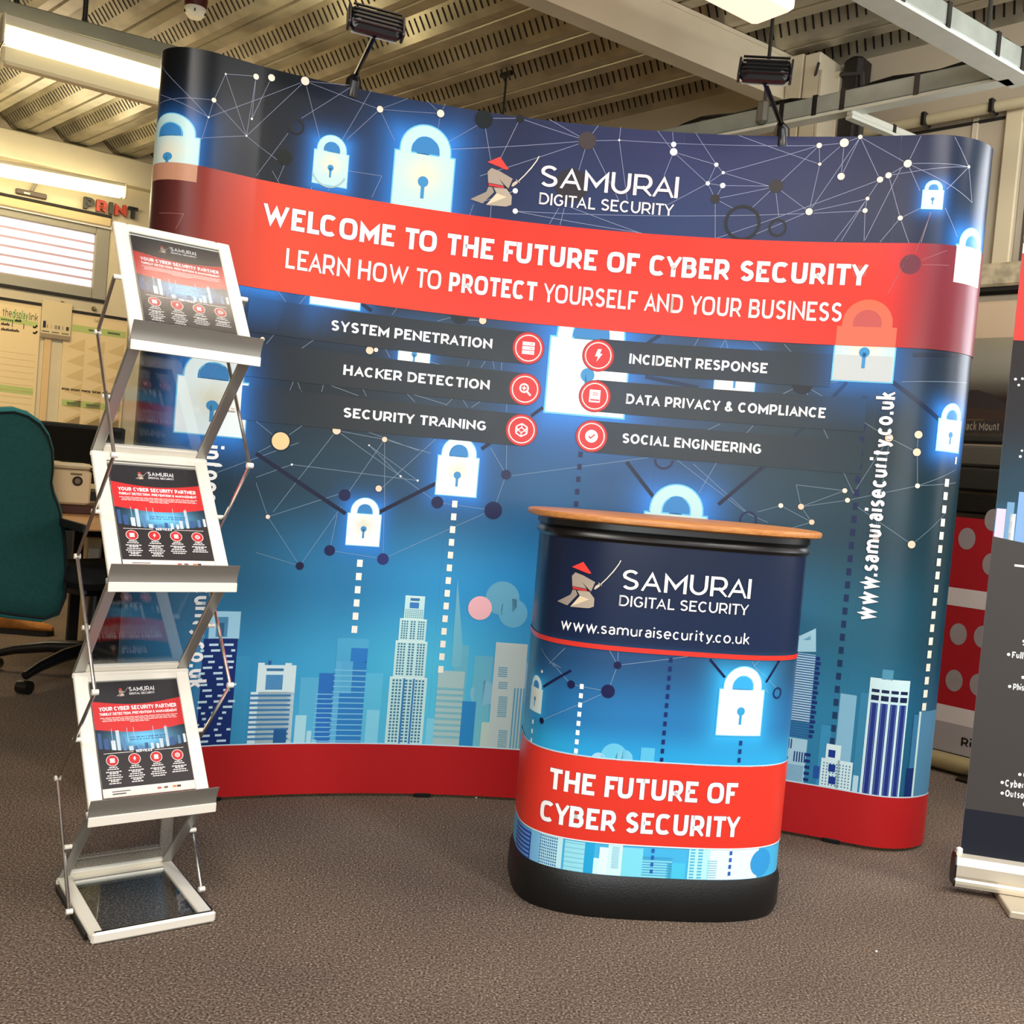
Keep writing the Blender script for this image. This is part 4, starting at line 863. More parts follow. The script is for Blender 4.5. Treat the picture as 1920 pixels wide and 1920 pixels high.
# soft discs
for x,y,r,c,al in ((942,1122,33,'#8ac0c0',.45),(962,1150,28,'#8fc8cc',.4),(905,1300,25,'#bcd0cc',.35),(935,1305,22,'#bcd0cc',.3),(980,1280,40,'#d0c8c0',.35)): D.disc(pz(x,y),r*SX,c,al,layer=2,n=36)
D.disc(pz(900,1140),23*SX,'#f2b9c0',layer=5,n=36)
# ---- skyline
def bld(x0,x1,yt,col,al=1.,layer=2,zb=RB,yb=None):
    a=pz(x0,yt)[0];b=pz(x1,yt)[0];z=pz((x0+x1)/2,yt)[1]
    if yb is not None: zb=pz((x0+x1)/2,yb)[1]
    D.rect(a,zb,b,z,col,al,layer);return a,b,zb,z
def stripes(a,b,z0,z1,n,duty,col,al=1.,layer=4,vert=False):
    for k in range(n):
        if vert: w=(b-a)/n;D.rect(a+k*w+w*(1-duty)/2,z0,a+k*w+w*(1+duty)/2,z1,col,al,layer)
        else: h=(z1-z0)/n;D.rect(a,z0+k*h+h*(1-duty)/2,b,z0+k*h+h*(1+duty)/2,col,al,layer)
def windows(a,b,z0,z1,nx,nz,dx,dz,col,al=1.,layer=4):
    w=(b-a)/nx;h=(z1-z0)/nz
    for i in range(nx):
        for j in range(nz): D.rect(a+i*w+w*(1-dx)/2,z0+j*h+h*(1-dz)/2,a+i*w+w*(1+dx)/2,z0+j*h+h*(1+dz)/2,col,al,layer)
bld(1,1,1,'#000') if 0 else None
# pale far silhouettes (three translucent rows)
for x0,x1,y,c,al in ((440,470,1230,'#3f97c4',.5),(564,602,1270,'#6fc0e0',.45),(633,692,1197,'#5fb8e0',.5),(685,719,1262,'#66c8ea',.6),(800,822,1347,'#8adaf0',.7),(855,880,1210,'#8cc0bc',.4),(890,925,1230,'#8fc0b8',.35),(1655,1676,1257,'#5aa0bc',.6),(1540,1560,1360,'#3f9cca',.6),(1614,1640,1300,'#4593b8',.5),(1000,1100,1250,'#7cc0d8',.4),(1180,1240,1230,'#6ab4d8',.4),(1290,1350,1280,'#6ab4d8',.4),(1400,1450,1200,'#6ab4d8',.4)): bld(x0,x1,y,c,al,layer=2)
tri=[pz(858,1085),pz(870,1250),pz(846,1250)];D.poly(tri,'#8fc4c8',.5,layer=2)
# left pixel tower
a,b,_,zt=bld(382,446,1197,'#173070',layer=3);bld(370,385,1190,'#3f86b8',.9,layer=2);bld(394,452,1146,'#9fd2ec',layer=4,yb=1197);rnd=random.Random(5)
z=RB+.012
while z<zt-.02:
    x=a+rnd.uniform(-.01,.02)
    while x<b-.01:
        w=rnd.choice((.012,.02,.028));D.rect(max(x,a-.008),z,min(x+w,b+.006),z+.007,'#c3e4f4',layer=5);x+=w+rnd.uniform(.015,.045)
    z+=.0175
for k in range(14): D.rect(pz(400+rnd.uniform(0,42),1150+rnd.uniform(0,40))[0],pz(420,1150+rnd.uniform(0,44))[1],pz(400+rnd.uniform(0,42),1150)[0],pz(420,1150+rnd.uniform(0,44))[1],'#7fb4d4',.25,layer=5) if k<2 else None
# windowed slab
a,b,_,zt=bld(484,556,1247,'#d4ecf0',layer=3);a2,_,_,z2=bld(470,552,1297,'#cfe9f0',layer=3)
D.rect(a,zt,a+.02,zt+.007,'#d4ecf0',layer=3);D.rect(b-.035,zt,b-.015,zt+.007,'#d4ecf0',layer=3);D.rect(a+.03,zt,a+.04,zt+.014,'#2c5ea0',layer=3)
bld(500,532,1253,'#3f78a8',layer=5,yb=1258);bld(499,531,1265,'#4f8ec0',layer=5,yb=1293)
stripes(a2,pz(543,1330)[0],RB+.01,z2-.004,10,.45,'#3f7cb0',layer=5);D.rect(pz(513,1370)[0],RB,pz(537,1370)[0],pz(520,1367)[1],'#1a3a7c',.8,layer=6)
bld(554,575,1341,'#a9dceb',layer=3);bld(575,584,1370,'#a9dceb',layer=3);bld(584,593,1387,'#a9dceb',layer=3)
# striped blue pair
a,b,_,zt=bld(599,628,1262,'#2f74c4',layer=3);stripes(a-.008,b,RB,pz(610,1297)[1],11,.22,'#7cc4e8',layer=5)
a,b,_,zt=bld(630,688,1240,'#2f7cc8',layer=4,al=.9);D.rect(pz(659,1215)[0],zt-.002,b,pz(670,1215)[1],'#2f80cc',layer=4);stripes(a-.004,b,RB,zt-.02,14,.2,'#80c8ec',layer=6);D.rect(a,RB,a+.018,zt,'#68b8e4',.7,layer=5);D.rect(a+.018,pz(660,1300)[1],a+.055,zt,'#68b4e0',.5,layer=5)
bld(688,712,1331,'#8fdcf6',.8,layer=3)
# stepped tower
X=pz(772,1200)[0]
def tier(w0,y0,y1,nx,nz,cols3=True):
    z1_=pz(772,y0)[1];z0_=pz(768,y1)[1] if y1 else RB
    D.rect(X-w0/2,z0_,X+w0/2,z1_,'#c8eff0',layer=4);D.rect(X-w0/2,z1_-.003,X+w0/2,z1_,'#eafcfa',layer=5)
    if cols3:
        for c0,c1,n in ((-.44,-.17,3),(-.11,.11,2),(.17,.44,3)): windows(X+c0*w0,X+c1*w0,z0_+.006,z1_-.006,n,nz,.62,.62,'#3f7ea0',layer=6)
    return z0_,z1_
z0_,z1_=tier(.064,1117,1160,3,5,False);D.rect(X-.015,z1_-.016,X+.015,z1_-.007,'#3f78a8',layer=6);D.rect(X-.016,z1_-.04,X+.014,z1_-.021,'#3f80c4',layer=6);windows(X-.03,X+.03,z0_+.002,z0_+.032,9,5,.6,.6,'#6fa8b8',layer=6)
tier(.088,1160,1202,3,8);tier(.104,1202,1270,3,12);z0_,z1_=tier(.122,1270,None,3,20)
for c0 in (-.14,.12): D.rect(X+c0*.122,RB,X+(c0+.05)*.122,z1_-.004,'#3a84c4',layer=6)
# cream blocks
a,b,_,zt=bld(822,872,1258,'#b4ccc6',.85,layer=3);stripes(a,b,RB+.02,zt-.05,9,.4,'#93b8b6',.6,layer=4)
bld(866,893,1315,'#2f8ccc',layer=3);a,b,_,zt=bld(930,990,1206,'#c6d2cc',.9,layer=3)
for (y0,y1) in ((1250,1270),(1278,1292),(1305,1345),(1368,1402)):
    aa,bb=pz(935,y0)[0],pz(952,y0)[0];zz0,zz1=pz(944,y1)[1],pz(944,y0)[1];stripes(aa,bb,max(zz0,RB+.002),zz1,max(int((zz1-zz0)/.006),2),.5,'#6f9fb0',.7,layer=5)
stripes(pz(962,1300)[0],pz(985,1300)[0],RB,pz(970,1290)[1],4,.5,'#5f9fc0',.7,layer=5,vert=True);bld(903,918,1354,'#bfd6cc',layer=4)
# hidden stretch behind the counter keeps the same rhythm
for k,(x,w,y,c) in enumerate(((1010,50,1300,'#9fd0dc'),(1080,40,1240,'#3a7cc0'),(1140,60,1320,'#bfe0e4'),(1220,46,1270,'#2f68b4'),(1290,54,1330,'#a9d8e4'),(1370,50,1250,'#3f86c4'),(1430,36,1340,'#c4e4e8'))):
    a,b,_,zt=bld(x,x+w,y+30,c,.9,layer=3);stripes(a,b,RB+.01,zt-.03,12,.3,'#d0eef6' if k%2 else '#5f9cc4',layer=4)
# right tower with crown
a=pz(1487,1225)[0];b=pz(1530,1225)[0];zt=pz(1505,1225)[1]
D.rect(a,RB+.2,b,zt,'#b6dce8',layer=3);D.ppoly([(1483,1186),(1500,1192),(1530,1178),(1530,1222),(1483,1222)],'#a9d8e8',layer=3);D.ppoly([(1505,1200),(1520,1192),(1520,1200)],'#6fa8c8',layer=4)
zq=pz(1500,1385)[1];stripes(a+.012,b+.012,zq+.004,zt,34,.45,'#2c5e9c',layer=4)
for k in range(17): z=zq+.008+(zt-zq)*k/17.5;D.rect(b+.002,z,b+.014+(.004 if k%2 else 0),z+.010,'#163070',layer=5)
D.rect(a-.02,zq,a,zt,'#22549c',layer=3);D.rect(a-.028,zq,a-.02,zt,'#9fd0e4',layer=3)
D.rect(a-.02,RB,b,zq,'#a9d4e4',layer=3);windows(a-.02,a+.025,zq-.035,zq-.004,6,1,.5,1,'#1f3f80',layer=5);windows(a+.03,b,zq-.075,zq-.042,5,1,.5,1,'#1f3f80',layer=5);stripes(a+.005,b-.005,RB+.005,zq-.085,12,.45,'#5f98bc',layer=5)
for k in range(5): D.rect(b-.002,RB+.01+k*.02,b+.014,RB+.02+k*.02,'#163070',layer=5)
# small white block with windows
bld(1576,1607,1302,'#8ec4dc',.9,layer=2)
a,b,_,zt=bld(1540,1600,1425,'#d2eef0',layer=4);bld(1550,1578,1396,'#d8f2f2',layer=4);windows(a+.004,b-.004,RB+.006,zt-.01,9,8,.42,.5,'#4a86a8',layer=5)
for y in (1413,1440,1463): c=pz(1560,y);D.rect(c[0]-.011,c[1]-.012,c[0]+.010,c[1]+.012,'#1a3a8c',layer=6)
bld(1526,1537,1436,'#2554a0',layer=3,yb=1460);bld(1600,1610,1454,'#b4dce8',layer=3)
# tall barcode tower
a,b,_,zt=bld(1632,1707,1274,'#cfeef0',layer=3);stripes(a+.004,b-.004,zt-.042,zt-.034,1,1,'#cfeef0',layer=4)
for zz,h in ((zt-.04,.010),(zt-.062,.016)): windows(a+.004,b-.002,zz-h/2,zz+h/2,4,1,.78,1,'#16244c',layer=5)
windows(a+.004,b-.002,RB,zt-.078,4,1,.74,1,'#1e3480',layer=5);windows(a+.004,b-.002,RB,zt-.078,8,1,.12,1,'#6f86c0',layer=6)
bld(1655,1676,1256,'#5aa0bc',.8,layer=3,yb=1275)
a,b,_,zt=bld(1722,1757,1333,'#4f86a8',layer=3);bld(1714,1722,1340,'#3a7aa4',layer=3);stripes(a+.004,a+.012,RB,zt,1,1,'#c8e8e4',layer=5,vert=True);bld(1757,1800,1345,'#2a4c84',layer=3)
bld(1700,1714,1440,'#16306c',layer=4)
# pale line along the foot of the skyline
D.strip(-.55,RB-.001,2.6,RB+.004,'#d8ecf4',.8,layer=8,n=60)
# base and ribbon
D.strip(SA,Z0,SB,RB,'#b31f22',layer=9,n=80)
red,org=lin('#f83424'),lin('#ec6a44')
def bandcol(a,z):
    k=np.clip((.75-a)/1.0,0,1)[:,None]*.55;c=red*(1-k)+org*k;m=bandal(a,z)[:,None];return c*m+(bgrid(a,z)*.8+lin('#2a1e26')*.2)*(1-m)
def bandal(a,z):
    l=np.clip((a+.30)/.48,0,1);r=np.clip((2.17-a)/.25,0,1);r=r*r*(3-2*r);return .06+.94*(l*l*(3-2*l))*(.12+.88*r)
D.strip(SA,BB,SB,BT,bandcol,1.,layer=8,n=120)
# lock parts seen through the ribbon
l=locks[0];D.rect(l[0]-l[2]*.675,l[1],l[0]+l[2]*.675,BT,'#c08a6c',layer=9)
l=locks[8];D.rect(l[0]-l[2]/2,l[1],l[0]+l[2]/2,BT,'#dcdcd4',layer=9);D.disc((l[0],l[1]+.5*l[2]),.008,'#a9c4d4',layer=10);D.rect(l[0]-.003,l[1]+.2*l[2],l[0]+.003,l[1]+.5*l[2],'#a9c4d4',layer=10)
l=locks[9];w=l[2];zt=l[1]+.95*w
D.rect(l[0]-w/2,BB,l[0]+w/2,zt,'#f86c3c',.9,layer=9);V=[]
for k in range(19):
    an=math.pi*k/18;V+=[(l[0]+.42*w*math.cos(an),zt+.06*w+.42*w*math.sin(an)),(l[0]+.24*w*math.cos(an),zt+.06*w+.24*w*math.sin(an))]
V=[(l[0]+.42*w,zt),(l[0]+.24*w,zt)]+V+[(l[0]-.42*w,zt),(l[0]-.24*w,zt)];D.raw(V,[[2*i,2*i+1,2*i+3,2*i+2] for i in range(len(V)//2-1)],'#f86c3c',.9,9)
D.poly([(l[0]+.24*w,zt),(l[0]+.24*w,zt+.06*w)]+[(l[0]+.24*w*math.cos(math.pi*k/10),zt+.06*w+.24*w*math.sin(math.pi*k/10)) for k in range(11)]+[(l[0]-.24*w,zt)],'#c8543c',.9,layer=9)
D.disc(pz(1707,496),18*SX,'#7c3038',.7,layer=9);D.disc(pz(1612,510),12*SX,'#f86a48',.6,layer=9)
for x0,y0,x1,y1 in ((1705,478,1665,550),(1728,488,1775,470),(1728,497,1778,498),(1745,400,1716,475),(345,400,330,430),(300,400,345,402)): pline(D,(x0,y0),(x1,y1),.0014,'#e09080',.45,layer=9)
# wording
OUT='#3a1410'
D.ptext('WELCOME TO THE FUTURE OF CYBER SECURITY',(491,421),(1625,537),(478,377),(1645,497),col='#ffffff',wt=.21,sq=3,layer=11,outline='#a01c14',ow=.05,gap=.115,space=.36)
D.text('LEARN HOW TO',pz(535,494)[0],pz(825,549)[0],1.647,.0605,col='#fff4ea',wt=.155,sq=3,layer=11,outline='#a01c14',ow=.04)
D.text('PROTECT',pz(840,552)[0],pz(1004,571)[0],1.647,.0605,col='#ffffff',wt=.21,sq=3,layer=11,outline='#a01c14',ow=.05,gap=.11)
D.text('YOURSELF AND YOUR BUSINESS',pz(1017,571)[0],pz(1577,602)[0],1.647,.0605,col='#fff4ea',wt=.155,sq=3,layer=11,outline='#a01c14',ow=.04)
D.ptext('SAMURAI',(1012,348),(1270,373),(1018,310),(1274,332),col='#ffffff',wt=.13,layer=8,outline='#5a4050',gap=.11)
D.ptext('DIGITAL SECURITY',(1010,383),(1262,405),(1012,361),(1269,384),col='#ffffff',wt=.14,layer=8,outline='#5a4050',gap=.12)
LOGO=dict(hat=[(515,422),(745,330),(900,555),(850,562)],torso=[(590,530),(740,590),(970,725),(893,905),(722,722),(812,850),(530,795),(520,597)],belt=[(532,803),(812,862),(815,900),(540,850)],
 legL=[(535,865),(600,875),(635,965),(430,1170),(205,1090),(495,960)],legR=[(625,880),(860,905),(955,1040),(945,1195),(850,1225),(490,1195),(680,985)],light=[(680,985),(862,1055),(490,1195)],
 sw=[(1075,755),(1170,665),(1300,520),(1400,390),(1438,318),(1455,322),(1415,400),(1315,535),(1185,675),(1085,770)],guard=[(1035,735),(1100,790),(1092,798),(1028,742)],hand=[(1030,765),(1055,770),(1060,805),(1000,850),(965,868),(948,855),(975,800)],fold=[(722,722),(760,770),(905,915),(890,925)])
LCOL=dict(hat='#e8433c',torso='#a89a8c',belt='#cf3a3a',legL='#9c9084',legR='#b3a594',light='#e2cfae',sw='#eedfd0',guard='#d8c8b8',hand='#cfc0ac',fold='#3a3236')
LN={};s0,z0=pz(1012,348);lw=pz(1270,373)[0]-s0
for k,P in LOGO.items(): LN[k]=[((pz(860+x/9.6,260+y/9.6)[0]-s0)/lw,(pz(860+x/9.6,260+y/9.6)[1]-z0)/lw) for x,y in P]
def logo(A,s,z,w,layer=6,keys=None,mono=None):
    for k,P in LN.items():
        if keys and k not in keys: continue
        A.poly([(s+p[0]*w,z+p[1]*w) for p in P],mono or LCOL[k],layer=layer+(1 if k in('belt','light','fold','guard') else 0))
logo(D,s0,z0,lw,layer=7)
# service bars and icon discs
LKX=locks[9][0]-locks[9][2]/2-.004
D.rect(LKX+.006,max(locks[9][1],1.441),locks[9][0]+locks[9][2]/2-.002,1.545,'#c9cfcd',.95,layer=7)
D.disc((locks[9][0],locks[9][1]+.5035*locks[9][2]),.09*locks[9][2],'#3f90c8',layer=8);D.rect(locks[9][0]-.03*locks[9][2],locks[9][1]+.2235*locks[9][2],locks[9][0]+.03*locks[9][2],locks[9][1]+.5*locks[9][2],'#3f90c8',layer=8)
CB='#2a2e31'
for zc,txt,p in ((1.493,'SYSTEM PENETRATION',((620,620),(922,654),(623,600),(925,636))),(1.359,'HACKER DETECTION',((643,702),(917,732),(645,684),(918,713))),(1.226,'SECURITY TRAINING',((643,782),(911,808),(645,764),(912,790)))):
    D.strip(.0,zc-.052,.893,zc+.052,CB,lambda a,z:np.clip((a+.0)/.32,0,1)*.97,layer=6,n=30)
    D.ptext(txt,*p,col='#ffffff',wt=.2,layer=9,outline='#0a0a0a',gap=.12)
for zc,txt,p in ((1.493,'INCIDENT RESPONSE',((1179,683),(1438,699),(1181,664),(1440,680))),(1.359,'DATA PRIVACY & COMPLIANCE',((1173,758),(1547,783),(1175,739),(1549,764))),(1.226,'SOCIAL ENGINEERING',((1166,831),(1427,851),(1168,812),(1429,833)))):
    D.strip(1.123,zc-.052,LKX if zc>1.4 else 1.98,zc+.052,CB,lambda a,z:np.clip((1.98-a)/.36,0,1)*.97,layer=6,n=30)
    D.ptext(txt,*p,col='#ffffff',wt=.2,layer=9,outline='#0a0a0a',gap=.12)
def icon(A,k,c,r,ly):
    x,z=c;W_='#ffffff'
    if k==0:
        for j in (-1,0,1):
            A.rect(x-.38*r,z+j*.27*r-.11*r,x+.38*r,z+j*.27*r+.11*r,W_,layer=ly)
            for q in (.14,.24): A.disc((x+q*r,z+j*.27*r),.035*r,'#d8393a',layer=ly+1,n=8)
    elif k==1:
        A.ring((x-.06*r,z+.07*r),.3*r,.1*r,W_,layer=ly);A.line((x+.12*r,z-.12*r),(x+.38*r,z-.36*r),.12*r,W_,layer=ly,n=1)
        A.line((x-.2*r,z+.07*r),(x+.08*r,z+.07*r),.07*r,W_,layer=ly,n=1);A.line((x-.06*r,z-.07*r),(x-.06*r,z+.21*r),.07*r,W_,layer=ly,n=1)
    elif k==2:
        P=[(x+.4*r*math.sin(math.pi*j/3),z+.4*r*math.cos(math.pi*j/3)) for j in range(6)]
        for j in range(6): A.line(P[j],P[(j+1)%6],.08*r,W_,layer=ly,n=1)
        Q=[(x,z+.17*r),(x+.22*r,z),(x,z-.17*r),(x-.22*r,z)]
        for j in range(4): A.line(Q[j],Q[(j+1)%4],.06*r,W_,layer=ly,n=1)
        A.line(P[0],Q[0],.06*r,W_,layer=ly,n=1);A.line(P[3],Q[2],.06*r,W_,layer=ly,n=1)
        for j,m in ((1,1),(2,1),(4,3),(5,3)): A.line(P[j],Q[m],.06*r,W_,layer=ly,n=1)
    elif k==3: A.poly([(x-.05*r,z+.4*r),(x+.18*r,z+.4*r),(x+.1*r,z+.12*r),(x+.26*r,z+.12*r),(x-.08*r,z-.4*r),(x-.01*r,z-.06*r),(x-.2*r,z-.06*r)],W_,layer=ly)
    elif k==4:
        A.rect(x-.34*r,z-.38*r,x+.34*r,z+.4*r,W_,layer=ly)
        for q in (.2,.08): A.rect(x-.14*r,z+q*r-.02*r,x+.2*r,z+q*r+.02*r,'#d8393a',layer=ly+1)
        A.rect(x-.26*r,z-.28*r,x+.3*r,z-.19*r,'#d8393a',layer=ly+1)
    elif k==5: A.disc((x,z),.4*r,W_,layer=ly);A.line((x-.18*r,z+.0*r),(x-.05*r,z-.14*r),.08*r,'#d8393a',layer=ly+1,n=1);A.line((x-.07*r,z-.14*r),(x+.2*r,z+.13*r),.08*r,'#d8393a',layer=ly+1,n=1)
def badge(A,k,c,r,ly=8):
    A.disc(c,r*1.0,'#8c1f22',layer=ly-1,n=40);A.disc(c,r*.95,'#d22f30',layer=ly,n=40);A.ring(c,r*.83,r*.07,'#f8e4dc',layer=ly+1,n=40);icon(A,k,c,r,ly+1)
for k,c in enumerate(((.8925,1.493),(.893,1.359),(.893,1.226),(1.1225,1.490),(1.123,1.357),(1.124,1.226))): badge(D,k,c,.0525)
# vertical web addresses
t=pz(1655,737);b=pz(1612,1161);D.text('www.samuraisecurity.co.uk',2.062,t[1]-b[1]+.005,b[1],.052,col='#ffffff',wt=.2,vert=True,layer=9,outline='#101418',gap=.12)
# left one reads downwards, seen past the leaflet rack
V,F,Wd=text_geo('info@samuraisecurity.co.uk'.replace('@','o'),.2,2,.12);zt,zb_=pz(400,835)[1],pz(370,1290)[1];sx=pz(392,900)[0]
D.raw([(sx-.018+v[1]*.052,zt-v[0]/Wd*(zt-zb_)) for v in V],F,'#ffffff',1,9)
seams=[SA,0.,S4/3,2*S4/3,S4,SB]
cuts=sorted(set([round(x,4) for x in seams[1:-1]]+list(np.round(np.arange(.04,S4,.04),4))+list(np.round(np.arange(SA,0,.014),4))+list(np.round(np.arange(S4,SB,.014),4))))
disp=empty('display_wall',(0.255,3.2,0),'large curved pop-up exhibition wall with welcome ribbon, padlocks and city skyline','display wall')
nm=['end_panel','front_panel','front_panel','front_panel','end_panel']
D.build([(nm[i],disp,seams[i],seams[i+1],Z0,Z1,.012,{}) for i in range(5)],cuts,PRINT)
# frame behind: bars, top channel, feet
mb=MB()
for s_ in np.linspace(.02,S4-.02,7):
    p,_=DS.pts(np.array([s_]),np.array([0.]),np.array([-.03]));p=p[0];mb.box((p[0],p[1],1.11),(.018,.018,2.2))
mb.build('magnetic_bar',ALU2,disp)
for s_ in (.004,S4/3,2*S4/3,S4-.004):
    p,_=DS.pts(np.array([s_]),np.array([0.]),np.array([-.02]));p=p[0];tt_,_=DS.pts(np.array([s_+.01]),np.array([0.]),np.array([-.02]));mb=MB();dd=tt_[0]-p;mb.box((p[0],p[1],.008),(.055,.05,.016),rot_axes(math.atan2(dd[1],dd[0])),.003);mb.build('foot',BLACKP,disp)
mb=MB()
for i in range(len(PLAN)-1):
    if I1<=i<I1+60 and (i-I1)%6==0:
        p=DS.pts(np.array([DS.L[i],DS.L[min(i+6,I1+60)]]),np.array([0.,0.]),np.array([-.035,-.035]))[0]
        for z in (.06,.75,1.45,2.15): mb.bar((p[0][0],p[0][1],z),(p[1][0],p[1][1],z),.012,.012)
mb.build('folding_lattice',ALU2,disp)
# display lamps
def lamp(base_px,arm0,arm1,c_px,axis_px,fwd,label):
    s_,_z=pz(*base_px);B,n=DS.pts(np.array([s_]),np.array([Z1]),np.array([-.02]));B=B[0];n=n[0]
    # head position on the viewing ray, standing forward of the wall
    pl=Plane(B[:2]+n[:2]*fwd,np.array([-n[1],n[0]]));Hc=pl.hit(*c_px);a=pl.hit(*axis_px[0]);b=pl.hit(*axis_px[1]);X=(b-a);Lh=np.linalg.norm(X);X/=Lh
    plM=Plane(B[:2]+n[:2]*.0,np.array([-n[1],n[0]]))
    t=empty('display_lamp',B,label,'lamp',group='clip-on floodlights on the curved display')
    Ld=-n*.93+np.array([0,0,-.36]);Ld-=X*(Ld@X);Ld/=np.linalg.norm(Ld);Z2=-Ld;Y2=np.cross(Z2,X)
    mb=MB();mb.box(Hc,(Lh,.075,.045),(X,Y2,Z2),.016);lh_=mb.build('lamp_head',BLACKP,t)
    for k in range(5): MB().box(Hc+Z2*.0235+Y2*(-.028+.014*k),(Lh*.9,.004,.006),(X,Y2,Z2)).build('cooling_rib',BLACKM,lh_)
    mb=MB();mb.box(Hc-Z2*.0235,(Lh*.86,.06,.004),(X,Y2,Z2),.001);mb.build('lens',mat('lamp_lens','#cfd4d4',.1,spec=.6),lh_)
    for sg in (-1,1): MB().box(Hc+X*sg*Lh*.5,(.008,.065,.04),(X,Y2,Z2),.003).build('end_cap',mat('lamp_end','#26282a',.25),lh_)
    A0=plM.off(0).hit(*arm0);A1=Hc-np.array([0,0,.03])
    mb=MB();mb.tube([A0,A1],.0075,8);mb.build('arm',mat('gloss_black','#060606',.15),t,smooth=True)
    mb=MB();mb.tube([B-[0,0,.03],A0-(A0-B)*.2,A0+(A1-A0)*.08],[.026,.024,.011],12);mb.build('clamp',BLACKP,t,smooth=True)
    return t
lamp((662,165),(664,146),None,(705,44),((655,32),(755,58)),.33,'black clip-on floodlight left of centre, leaning up over the display top')
lamp((1468,258),(1466,238),None,(1435,133),((1386,131),(1483,136)),.30,'black clip-on floodlight at the right of the display, in front of the big beam')
# ================================================================ COUNTER
CC=np.array([.43,2.73]);CROT=math.radians(6)
def sellipse(a,b,n=3.,N=160,start=-1.5*math.pi):
    P=[]
    for k in range(N+1):
        t=start+2*math.pi*k/N;c,s=math.cos(t),math.sin(t);x=a*math.copysign(abs(c)**(2/n),c);y=b*math.copysign(abs(s)**(2/n),s)
        P.append(CC+np.array([x*math.cos(CROT)-y*math.sin(CROT),x*math.sin(CROT)+y*math.cos(CROT)]))
    return np.array(P)
def loft(levels,m,name,par,smooth=True,**kw):     # levels: (a,b,z) closed rings
    mb=MB();L=[sellipse(a,b,n_,96)[:-1] for a,b,z,n_ in levels];V=[];n=96
    for ring,(a,b,z,_n) in zip(L,levels): V+=[(p[0],p[1],z) for p in ring]
    F=[[i*n+j,i*n+(j+1)%n,(i+1)*n+(j+1)%n,(i+1)*n+j] for i in range(len(L)-1) for j in range(n)]+[list(range(n))[::-1],[(len(L)-1)*n+j for j in range(n)]]
    mb.add(V,F);return mb.build(name,m,par,smooth=smooth,**kw)
cn=empty('exhibition_counter',(CC[0],CC[1],0),'oval printed exhibition counter with wood top and black plastic base','counter')
CS=Surf(sellipse(.35,.21,3,200))
cz_=lambda x,y:CS.sz(x,y)
zb=np.mean([cz_(1050,1614)[1],cz_(1200,1650)[1],cz_(1330,1656)[1],cz_(1400,1652)[1]]);zt=np.mean([cz_(1250,1027)[1],cz_(1400,1036)[1]])
loft([(.352,.212,.0,3),(.358,.218,.02,3),(.358,.218,zb-.02,3),(.351,.211,zb,3)],BLACKM,'base_tub',cn)
loft([(.352,.212,zt,3),(.358,.218,zt+.008,3),(.356,.216,zt+.018,3),(.350,.210,zt+.024,3),(.357,.217,zt+.03,3),(.357,.217,.979,3)],BLACKP,'collar',cn)
loft([(.375,.235,.979,2.6),(.386,.246,.983,2.6),(.388,.248,.990,2.6),(.386,.246,.996,2.6),(.38,.24,.998,2.6)],WOOD,'tabletop',cn)
stripe=np.mean([cz_(1100,1207)[1],cz_(1250,1224)[1],cz_(1400,1233)[1]]);s_t=np.mean([cz_(1250,1219)[1],cz_(1400,1228)[1]])
zr1=np.mean([cz_(1250,1431)[1],cz_(1400,1437)[1]]);zr0=np.mean([cz_(1150,1576)[1],cz_(1300,1592)[1],cz_(1400,1591)[1]])
LC=CS.L[-1];cg=[['#70c8ec']*3,['#30b0e0','#2aa0dc','#30a8e0'],['#2468a0','#2a78b4','#2a70a8'],['#1c3c5c','#28507c','#2a5070'],['#16233f','#182746','#1b2a48'],['#141d34','#18233c','#1a2640']]
f0=cz_(965,1300)[0];f1=cz_(1480,1300)[0]
cbase0=bilin([f0,(f0+f1)/2,f1],[zr0,zr1,zr1+.1,stripe-.02,stripe+.02,zt],cg)
lkA=cz_(1342,1377);lkB=cz_(1424,1379);lkc=((lkA[0]+lkB[0])/2,(lkA[1]+lkB[1])/2,lkB[0]-lkA[0])
l2a=cz_(994,1331);l2b=cz_(1015,1335);l2=((l2a[0]+l2b[0])/2,(l2a[1]+l2b[1])/2,l2b[0]-l2a[0])
def cbase(a,z):
    c=halo_base(cbase0,[(lkc[0],lkc[1]+.6*lkc[2],lkc[2],.95,1),(l2[0],l2[1]+.04,.06,.7,1)],'#35b4f2')(a,z);m=z>stripe;c[m]=cbase0(a[m],z[m]);m=z<zr0;c[m]=lin('#48b8ea');return c
CA=Art(CS,cbase)
padlock(CA,lkc[0],lkc[1],lkc[2],body='#f4feff',warm='#ffffff',hole='#38a8e4',key='#3aa0d4',layer=4)
padlock(CA,l2[0],l2[1],max(l2[2],.05),body='#d4ecec',layer=4,wx=1)
CA.strip(0,s_t-.012,LC,s_t,'#d8382e',layer=5,n=120)
CA.strip(0,zr0,LC,zr1,'#e23a2c',layer=6,n=120);CA.strip(0,zr1-.001,LC,zr1+.003,'#d0ecf4',.8,layer=6,n=120);CA.strip(0,zr0-.003,LC,zr0,'#f4fbfc',.9,layer=6,n=120)
cp=lambda x,y:cz_(x,y);CX=.00135
for x0,y0,x1,y1 in ((1158,1247,1140,1296),(1158,1247,1159,1222),(1158,1247,1143,1220),(1158,1247,1290,1231),(1140,1296,1071,1283),(1140,1296,1016,1351),(1071,1283,1036,1242),(1036,1242,1052,1252),(1030,1245,1060,1215),(1015,1215,1040,1250),(1440,1300,1410,1240),(1413,1250,1425,1236),(1455,1290,1415,1250)): 
    CA.line(cp(x0,y0),cp(x1,y1),.0013,'#9fb8cc',.6,2)
